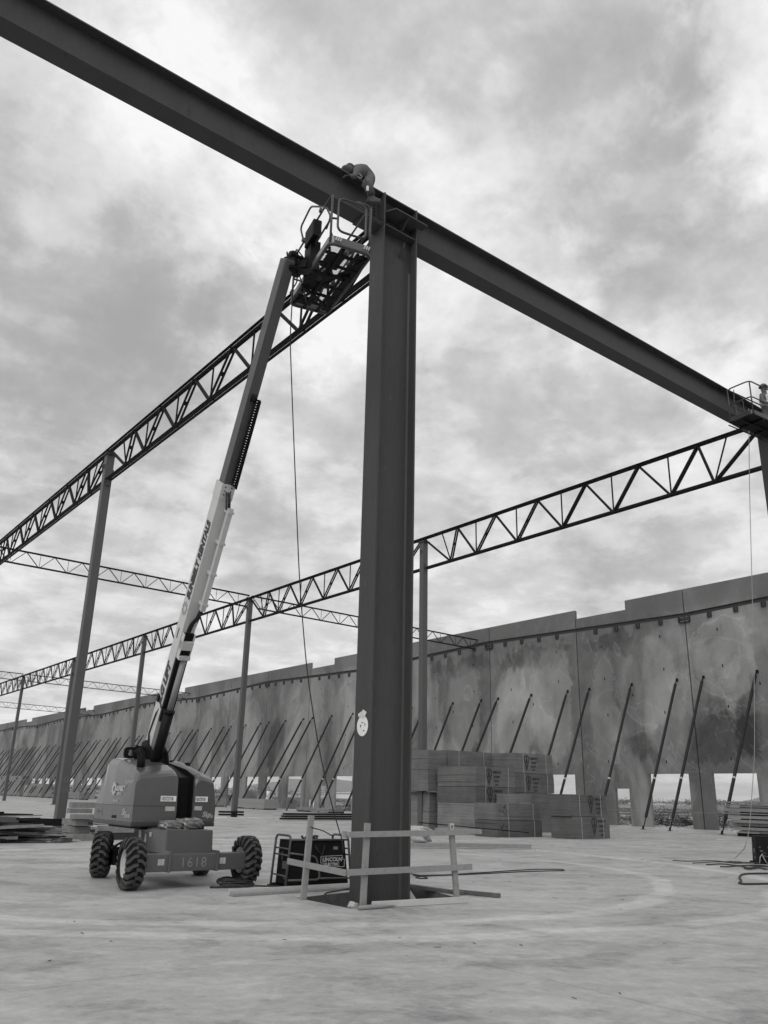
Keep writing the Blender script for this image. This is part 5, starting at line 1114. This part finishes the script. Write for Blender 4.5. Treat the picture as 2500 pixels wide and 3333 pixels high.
# second platform with worker at the right edge
pl2 = thing('lift_platform', 'second work platform with tubular rails at the right edge under the beam', 'lift platform', (20.6, 10.6, 11.4))
G0, G1, G2, G3 = at(2376, 1376, Y=11.0), at(2451, 1349, Z=at(2376, 1376, Y=11.0).z), None, None
zf = G0.z; lx = Vector((1, -.42, 0)).normalized()
A0 = G0; A1 = at(2452, 1347, Z=zf); dA = (A1 - A0).normalized(); pA = Vector((dA.y, -dA.x, 0)); pA = pA if pA.x > 0 else -pA
A2 = A1 + pA * 1.9; A3 = A0 + pA * 1.9
def g(a, b, z=0): return A0.lerp(A1, a).lerp(A3.lerp(A2, a), b) + Vector((0, 0, z))
obj('floor', MB().prism([g(0, 0), g(1, 0), g(1, 1), g(0, 1)], (0, 0, .03)), 'black_steel', pl2)
kk = MB(); rg = rounded([g(0, 0), g(1, 0), g(1, 1), g(0, 1)], .12, 4, True)
for i in range(len(rg)): a, b = rg[i], rg[(i + 1) % len(rg)]; kk.add([a, b, b + Vector((0, 0, .15)), a + Vector((0, 0, .15))], [(0, 1, 2, 3)])
ko = obj('toe_board', kk, 'machine_dark', pl2, fix=False); ko.modifiers.new('t', 'SOLIDIFY').thickness = .008
for (a, b) in ((0.02, .02), (.98, .02), (.98, .98), (.02, .98)): obj('post', MB().tube([g(a, b, .02), g(a, b, 1.02)], .02, 8), 'machine_dark', pl2)
obj('top_rail', MB().tube(rounded([g(.02, .02, 1.03), g(.98, .02, 1.03), g(.98, .98, 1.03), g(.02, .98, 1.03)], .15, 5, True), .02, 8, closed=True), 'machine_dark', pl2)
obj('mid_rail', MB().tube(rounded([g(.02, .02, .55), g(.98, .02, .55), g(.98, .98, .55), g(.02, .98, .55)], .12, 5, True), .018, 8, closed=True), 'machine_dark', pl2)
obj('gate', MB().tube(rounded([g(.30, .02, .16), g(.62, .02, .16), g(.62, .02, .52), g(.30, .02, .52)], .06, 4, True), .012, 6, closed=True).tube([g(.2, .02, .1), g(.3, .02, .95)], .012, 6), 'machine_dark', pl2)
obj('floor_frame', MB().beam(g(.0, .25, -.04), g(1, .25, -.04), .05, .05).beam(g(0, .6, -.04), g(1, .6, -.04), .05, .05).beam(g(.5, 0, -.05), g(.5, 1, -.05), .05, .05).tube([g(-.06, 0, -.06), g(-.06, 1, -.06)], .018, 6), 'black_steel', pl2)
obj('boom_arm', MB().beam(g(.8, .8, -.1), (24.6, 8.9, 9.3), .2, .2).beam((24.6, 8.9, 9.3), (26.5, 7.5, 1.6), .26, .26), 'boom_fly', pl2)
obj('turret', MB().prism([(25.9, 6.4, .95), (27.4, 6.4, .95), (27.4, 8.2, .95), (25.9, 8.2, .95)], (0, 0, .9)), 'machine', pl2, bevel=.12)
obj('chassis', MB().box((26.0, 6.2, .3), (27.3, 8.4, .94)).box((25.7, 6.1, .27), (27.6, 6.4, .5)).box((25.7, 8.1, .27), (27.6, 8.4, .5)), 'machine', pl2, bevel=.02)
for wx_, sd2 in ((25.55, -1), (27.75, 1)):
    for wy_ in (6.25, 8.25): wheel((wx_, wy_, .392), 0, pl2, sd2)
w2p = thing('person', 'person in hard hat and striped vest on the right hand platform', 'person', tuple(g(.75, .35, .03)))
hb = at(2485, 1262, Y=10.72)
b0 = Vector((hb.x + .04, hb.y, zf + .03)); _ = 0
zw = zf - .20
J2 = [(b0.x, b0.y, zw + .92, .16, .13), (b0.x, b0.y, zw + 1.12, .15, .12), (b0.x - .01, b0.y, zw + 1.35, .17, .12), (b0.x - .01, b0.y, zw + 1.47, .10, .09), (b0.x - .03, b0.y, zw + 1.55, .055), (b0.x - .04, b0.y, zw + 1.66, .09, .1), (b0.x - .04, b0.y, zw + 1.74, .075),
      (b0.x - .09, b0.y + .04, zw + .85, .10), (b0.x - .1, b0.y + .06, zf + .48, .075), (b0.x - .1, b0.y + .02, zf + .1, .055), (b0.x - .1, b0.y - .1, zf + .07, .045), (b0.x + .1, b0.y, zw + .85, .10), (b0.x + .1, b0.y + .06, zf + .48, .075), (b0.x + .1, b0.y + .02, zf + .1, .055), (b0.x + .1, b0.y - .1, zf + .07, .045),
      (b0.x - .21, b0.y, zw + 1.42, .07), (b0.x - .30, b0.y - .05, zw + 1.16, .052), (b0.x - .22, b0.y - .24, zw + 1.04, .04), (b0.x + .19, b0.y, zw + 1.42, .07), (b0.x + .28, b0.y - .05, zw + 1.16, .052), (b0.x + .15, b0.y - .24, zw + 1.08, .04)]
E2 = [(0, 1), (1, 2), (2, 3), (3, 4), (4, 5), (5, 6), (0, 7), (7, 8), (8, 9), (9, 10), (0, 11), (11, 12), (12, 13), (13, 14), (2, 15), (15, 16), (16, 17), (2, 18), (18, 19), (19, 20)]
skin_body('body', J2, E2, 'jacket', w2p)
q = MB(); q.lathe([(0, .0), (-.015, .06), (-.05, .10), (-.10, .115), (-.105, .135), (-.112, .135), (-.112, .10)], Vector(J2[6][:3]) + Vector((0, 0, .10)), (0, 0, 1), 18); obj('hard_hat', q, 'boom_fly', w2p)
q = MB(); q.lathe([(0, .13), (.1, .165), (.3, .185), (.38, .16), (.42, .10)], (b0.x - .005, b0.y, zw + 1.05), (0, 0, 1), 18); vst = obj('safety_vest', q, 'vest', w2p)
q = MB(); q.lathe([(.13, .175), (.17, .18)], (b0.x - .005, b0.y, zw + 1.05), (0, 0, 1), 18)
for sx in (-.09, .09): q.box((b0.x + sx - .02, b0.y - .195, zw + 1.15), (b0.x + sx + .02, b0.y - .18, zw + 1.44))
obj('reflective_stripe', q, 'white_paint', vst)
hand(w2p, J2[17][:3], (0.3, -1, -.1), (1, 0, 0)); hand(w2p, J2[20][:3], (-.3, -1, -.1), (-1, 0, 0))
q = MB(); fc = Vector(J2[5][:3]) + Vector((0, -.1, -.01)); q.obox(fc + Vector((0, -.005, .03)), (.075, 0, 0), (0, .02, 0), (0, 0, .02)); obj('glasses', q, 'black_paint', w2p, bevel=.01)
q = MB(); q.prism([fc + Vector((-.018, 0, -.03)), fc + Vector((.018, 0, -.03)), fc + Vector((0, 0, .02))], (0, -.03, 0)); obj('nose', q, 'skin', w2p)

# ------------------------------------------------------------------ beyond the wall
def mound(name, cx, cy, rx, ry, h, label, cat, seed, material='dirt', z0=-.45):
    rnd = random.Random(seed); mb = MB(); nx, ny = 26, 26; ph = [rnd.uniform(0, 6) for _ in range(6)]; V_ = []
    for i in range(nx):
        for j in range(ny):
            u, v = i / (nx - 1) * 2 - 1, j / (ny - 1) * 2 - 1; d = u * u + v * v; z = max(0, 1 - d) ** 1.2 * h * (1 + .2 * math.sin(4 * u + ph[0]) * math.cos(5 * v + ph[1]) + .08 * math.sin(17 * u + ph[2]) * math.sin(14 * v + ph[3]))
            V_.append((cx + u * rx, cy + v * ry, z0 + z))
    mb.add(V_, [(i * ny + j, (i + 1) * ny + j, (i + 1) * ny + j + 1, i * ny + j + 1) for i in range(nx - 1) for j in range(ny - 1)], smooth=True)
    return tag(obj(name, mb, material, fix=False), label, cat)
p = at(830, 2630, X=56); mound('dirt_mound', p.x, p.y, 3.5, 7.5, 2.0, 'smooth mound of excavated dirt outside a wall opening', 'dirt pile', 1)
p = at(940, 2640, X=55); mound('dirt_mound', p.x, p.y, 3, 5.5, 1.5, 'second dirt mound outside nearer the big column', 'dirt pile', 2)
rnd = random.Random(6); q = MB()
for i in range(1500):
    x = 49.2 + abs(rnd.gauss(0, 2.2)); y = rnd.uniform(15, 60); s = rnd.uniform(.05, .28) * (1.3 if rnd.random() < .1 else 1); c = Vector((x, y, -.38 + s * .3 + .25 * math.exp(-((x - 50.5) / 1.2) ** 2)))
    a, b2, c2 = rnd.uniform(0, 3), rnd.uniform(-.5, .5), rnd.uniform(-.5, .5); M3 = Matrix.Rotation(a, 3, 'Z') @ Matrix.Rotation(b2, 3, 'X') @ Matrix.Rotation(c2, 3, 'Y')
    q.obox(c, M3 @ Vector((s, 0, 0)), M3 @ Vector((0, s * rnd.uniform(.4, .8), 0)), M3 @ Vector((0, 0, s * rnd.uniform(.1, .35))))
tag(obj('rubble', q, 'stone'), 'broken slabs and stones heaped outside the wall openings', 'rubble', kind='stuff')
def shrub(x, y, r, h, seed, label, grp='shrubs growing beyond the wall'):
    rnd = random.Random(seed); mb = MB()
    cl = [(rnd.uniform(-.6, .6) * r, rnd.uniform(-.6, .6) * r, rnd.uniform(.3, .85) * h, rnd.uniform(.25, .5)) for _ in range(9)]
    for i in range(900):
        cx_, cy_, cz_, cr_ = rnd.choice(cl); d = Vector((rnd.gauss(0, 1), rnd.gauss(0, 1), rnd.gauss(0, 1))).normalized() * cr_ * rnd.random() ** .35
        c = Vector((x + cx_ + d.x * r, y + cy_ + d.y * r, max(-.35, -.38 + cz_ + d.z * h))); s = rnd.uniform(.03, .075) * (h ** .5); a = Vector((rnd.gauss(0, 1), rnd.gauss(0, 1), rnd.gauss(0, 1))).normalized(); b = a.orthogonal().normalized()
        mb.add([c - a * s, c + b * s * .6, c + a * s, c - b * s * .6], [(0, 1, 2, 3)])
    root = thing('shrub', label, 'shrub', (x, y, -.38), grp); obj('foliage', mb, 'leaf', root, fix=False)
    q = MB()
    for i in range(5): q.tube([(x, y, -.38), (x + rnd.uniform(-.3, .3) * r, y + rnd.uniform(-.3, .3) * r, -.38 + h * .5)], .02 * h ** .5, 5)
    obj('stem', q, 'wood_dark', root)
SH = [(2170, 2678, 60, 1.2, 1.0, 'dark round shrub seen through the opening right of the doorway'), (2120, 2666, 66, 2.0, 1.2, 'dark low shrub behind the brace right of the doorway'), (2235, 2680, 60, .7, .9, 'small dark shrub at the right side of the same opening'),
      (2060, 2660, 68, 2.2, .9, 'low shrub seen through the narrow doorway'), (2330, 2668, 64, 1.6, 1.1, 'dark shrub seen between brace and lumber stack'), (1060, 2617, 80, 2.0, 1.3, 'shrub seen through the doorway left of the big column'),
      (1135, 2624, 74, 2.4, 1.2, 'low shrub seen through the opening touching the big column'), (990, 2622, 76, 2.0, 1.1, 'shrub behind the second dirt mound'), (748, 2610, 90, 1.4, 1.4, 'shrub beside the slim column on cardboard'), (715, 2612, 88, 2.2, 1.6, 'dense shrub right of the lift hood')]
for i, (px_, py_, X_, r_, h_, lab) in enumerate(SH):
    p = at(px_, py_, X=X_); shrub(p.x, p.y, r_, h_, 40 + i, lab)
# strips of scrub, far trees
def scrub(name, r0_, r1_, az0, az1, nn, hmin, hmax, label, seed, material='leaf', wd=3.2):
    rnd = random.Random(seed); mb = MB()
    for i in range(nn):
        az = R(rnd.uniform(az0, az1)); rr_ = rnd.uniform(r0_, r1_) / (math.cos(az) if r0_ < 300 else 1); cx_, cy_ = math.cos(az) * rr_, math.sin(az) * rr_; hh = rnd.uniform(hmin, hmax) * (1.6 if rnd.random() < .08 else 1); w_ = hh * rnd.uniform(.6, wd)
        for j in range(48):
            d = Vector((rnd.gauss(0, .42), rnd.gauss(0, .42), 0)); zc_ = rnd.random() ** .8; c = Vector((cx_ + d.x * w_, cy_ + d.y * w_, -.38 + hh * zc_ * (1 - .35 * d.length))); s = hh * rnd.uniform(.04, .10)
            a = Vector((rnd.gauss(0, 1), rnd.gauss(0, 1), rnd.gauss(0, .6))).normalized(); b = a.orthogonal().normalized(); mb.add([c - a * s, c + b * s * .7, c + a * s, c - b * s * .7], [(0, 1, 2, 3)])
    return tag(obj(name, mb, material, fix=False), label, 'vegetation', kind='stuff')
scrub('scrub_strip', 66, 73, 14, 74, 1100, .35, .75, 'dark scrub strip growing in the field beyond the wall', 51)
scrub('scrub_strip', 130, 150, 14, 72, 1500, .5, 1.0, 'second strip of low scrub farther out in the field', 52, 'far_leaf')
scrub('far_trees', 620, 760, 14, 76, 1100, 2.6, 5.2, 'dark line of far trees on the horizon', 53, 'far_leaf')
for i, (px_, dist, w_, h_) in enumerate((a_, b_ * 1.5, c_, .3 + d_ * .42) for a_, b_, c_, d_ in ((2120, 520, 40, 3.6), (2190, 500, 46, 4.0), (2230, 540, 30, 3.4), (2330, 520, 40, 4), (2390, 560, 30, 4), (830, 480, 34, 4.5), (815, 430, 9, 4), (900, 500, 46, 3.4), (945, 470, 22, 5.5), (955, 520, 26, 4), (1010, 500, 18, 5), (1080, 470, 22, 4.8), (1115, 420, 26, 4.6), (1140, 380, 30, 6), (700, 520, 30, 4), (350, 520, 30, 5), (265, 520, 34, 5))):
    d = ray(px_, 2590); d.z = 0; d.normalize(); c = d * dist; s_ = Vector((d.y, -d.x, 0)) * (w_ / 2); dd = d * 10; root = thing('far_building', '', 'building', (c.x, c.y, -.38), 'pale buildings near the horizon')
    mb = MB(); mb.hexa([c - s_ - dd + Vector((0, 0, -.38)), c + s_ - dd + Vector((0, 0, -.38)), c + s_ + dd + Vector((0, 0, -.38)), c - s_ + dd + Vector((0, 0, -.38)), c - s_ - dd + Vector((0, 0, h_)), c + s_ - dd + Vector((0, 0, h_)), c + s_ + dd + Vector((0, 0, h_)), c - s_ + dd + Vector((0, 0, h_))])
    obj('walls', mb, 'building', root); e = d * 11; t_ = Vector((d.y, -d.x, 0)) * (w_ / 2 + .5); h3 = Vector((0, 0, h_ + .02)); rdg = Vector((0, 0, h_ + .5))
    mb = MB(); mb.add([c - t_ - e + h3, c + t_ - e + h3, c + t_ + e + h3, c - t_ + e + h3, c - t_ + rdg, c + t_ + rdg], [(0, 1, 5, 4), (2, 3, 4, 5), (0, 4, 3), (1, 2, 5), (0, 3, 2, 1)]); obj('roof', mb, 'pvc', root)
    root['label'] = 'pale low building near the horizon, seen through the openings ' + ('right of the doorway' if px_ > 1900 else 'left of the big column' if px_ > 600 else 'left of the lift')
# hills
def hills(name, dist, prof, depth=900):
    mb = MB(); V_ = []
    for (px_, h_) in prof:
        d = ray(px_, 2590); d.z = 0; d.normalize(); V_ += [d * dist + Vector((0, 0, -1)), d * (dist + depth) + Vector((0, 0, h_)), d * (dist + 2 * depth) + Vector((0, 0, -1))]
    k = len(prof); mb.add(V_, [(i * 3 + j, (i + 1) * 3 + j, (i + 1) * 3 + j + 1, i * 3 + j + 1) for i in range(k - 1) for j in range(2)], smooth=True)
    return tag(obj(name, mb, 'hill', fix=False), kind='structure')
hills('hills', 4200, [(-300, 20), (0, 30), (200, 22), (420, 26), (600, 8), (700, 16), (780, 34), (820, 48), (870, 62), (910, 70), (940, 86), (980, 84), (1040, 84), (1090, 90), (1120, 84), (1170, 80), (1300, 60), (1500, 50), (1750, 24), (1950, 14), (2200, 10), (2400, 14), (2450, 30), (2492, 50), (2530, 20), (2600, 8), (2900, 8)])
# light poles / fence posts beyond
for i, (px_, X_, h_, lab) in enumerate(((2086, 62, 1.6, 'thin fence post seen through the opening right of the doorway'), (953, 64, 2.2, 'thin post outside the opening behind the hanging cable'), (956, 70, 2.4, 'second thin post beside the hanging cable'))):
    p = at(px_, 2640, X=X_); tag(obj('fence_post', MB().tube([(p.x, p.y, -.38), (p.x, p.y, h_)], .03, 6), 'rim'), lab, 'post')

# ------------------------------------------------------------------ air
hv = bpy.data.materials.new('air'); hv.use_nodes = True; hn = hv.node_tree.nodes; hn.clear()
ho = hn.new('ShaderNodeOutputMaterial'); pv = hn.new('ShaderNodeVolumePrincipled'); pv.inputs['Color'].default_value = (.9, .9, .9, 1); pv.inputs['Density'].default_value = .00013; pv.inputs['Anisotropy'].default_value = .3
hv.node_tree.links.new(pv.outputs[0], ho.inputs['Volume']); MT['air'] = hv
tag(obj('haze', MB().box((-7100, -7100, -1.4), (7100, 7100, 150)), 'air'), kind='stuff', label='thin pale haze lying over the whole site', cat='haze')
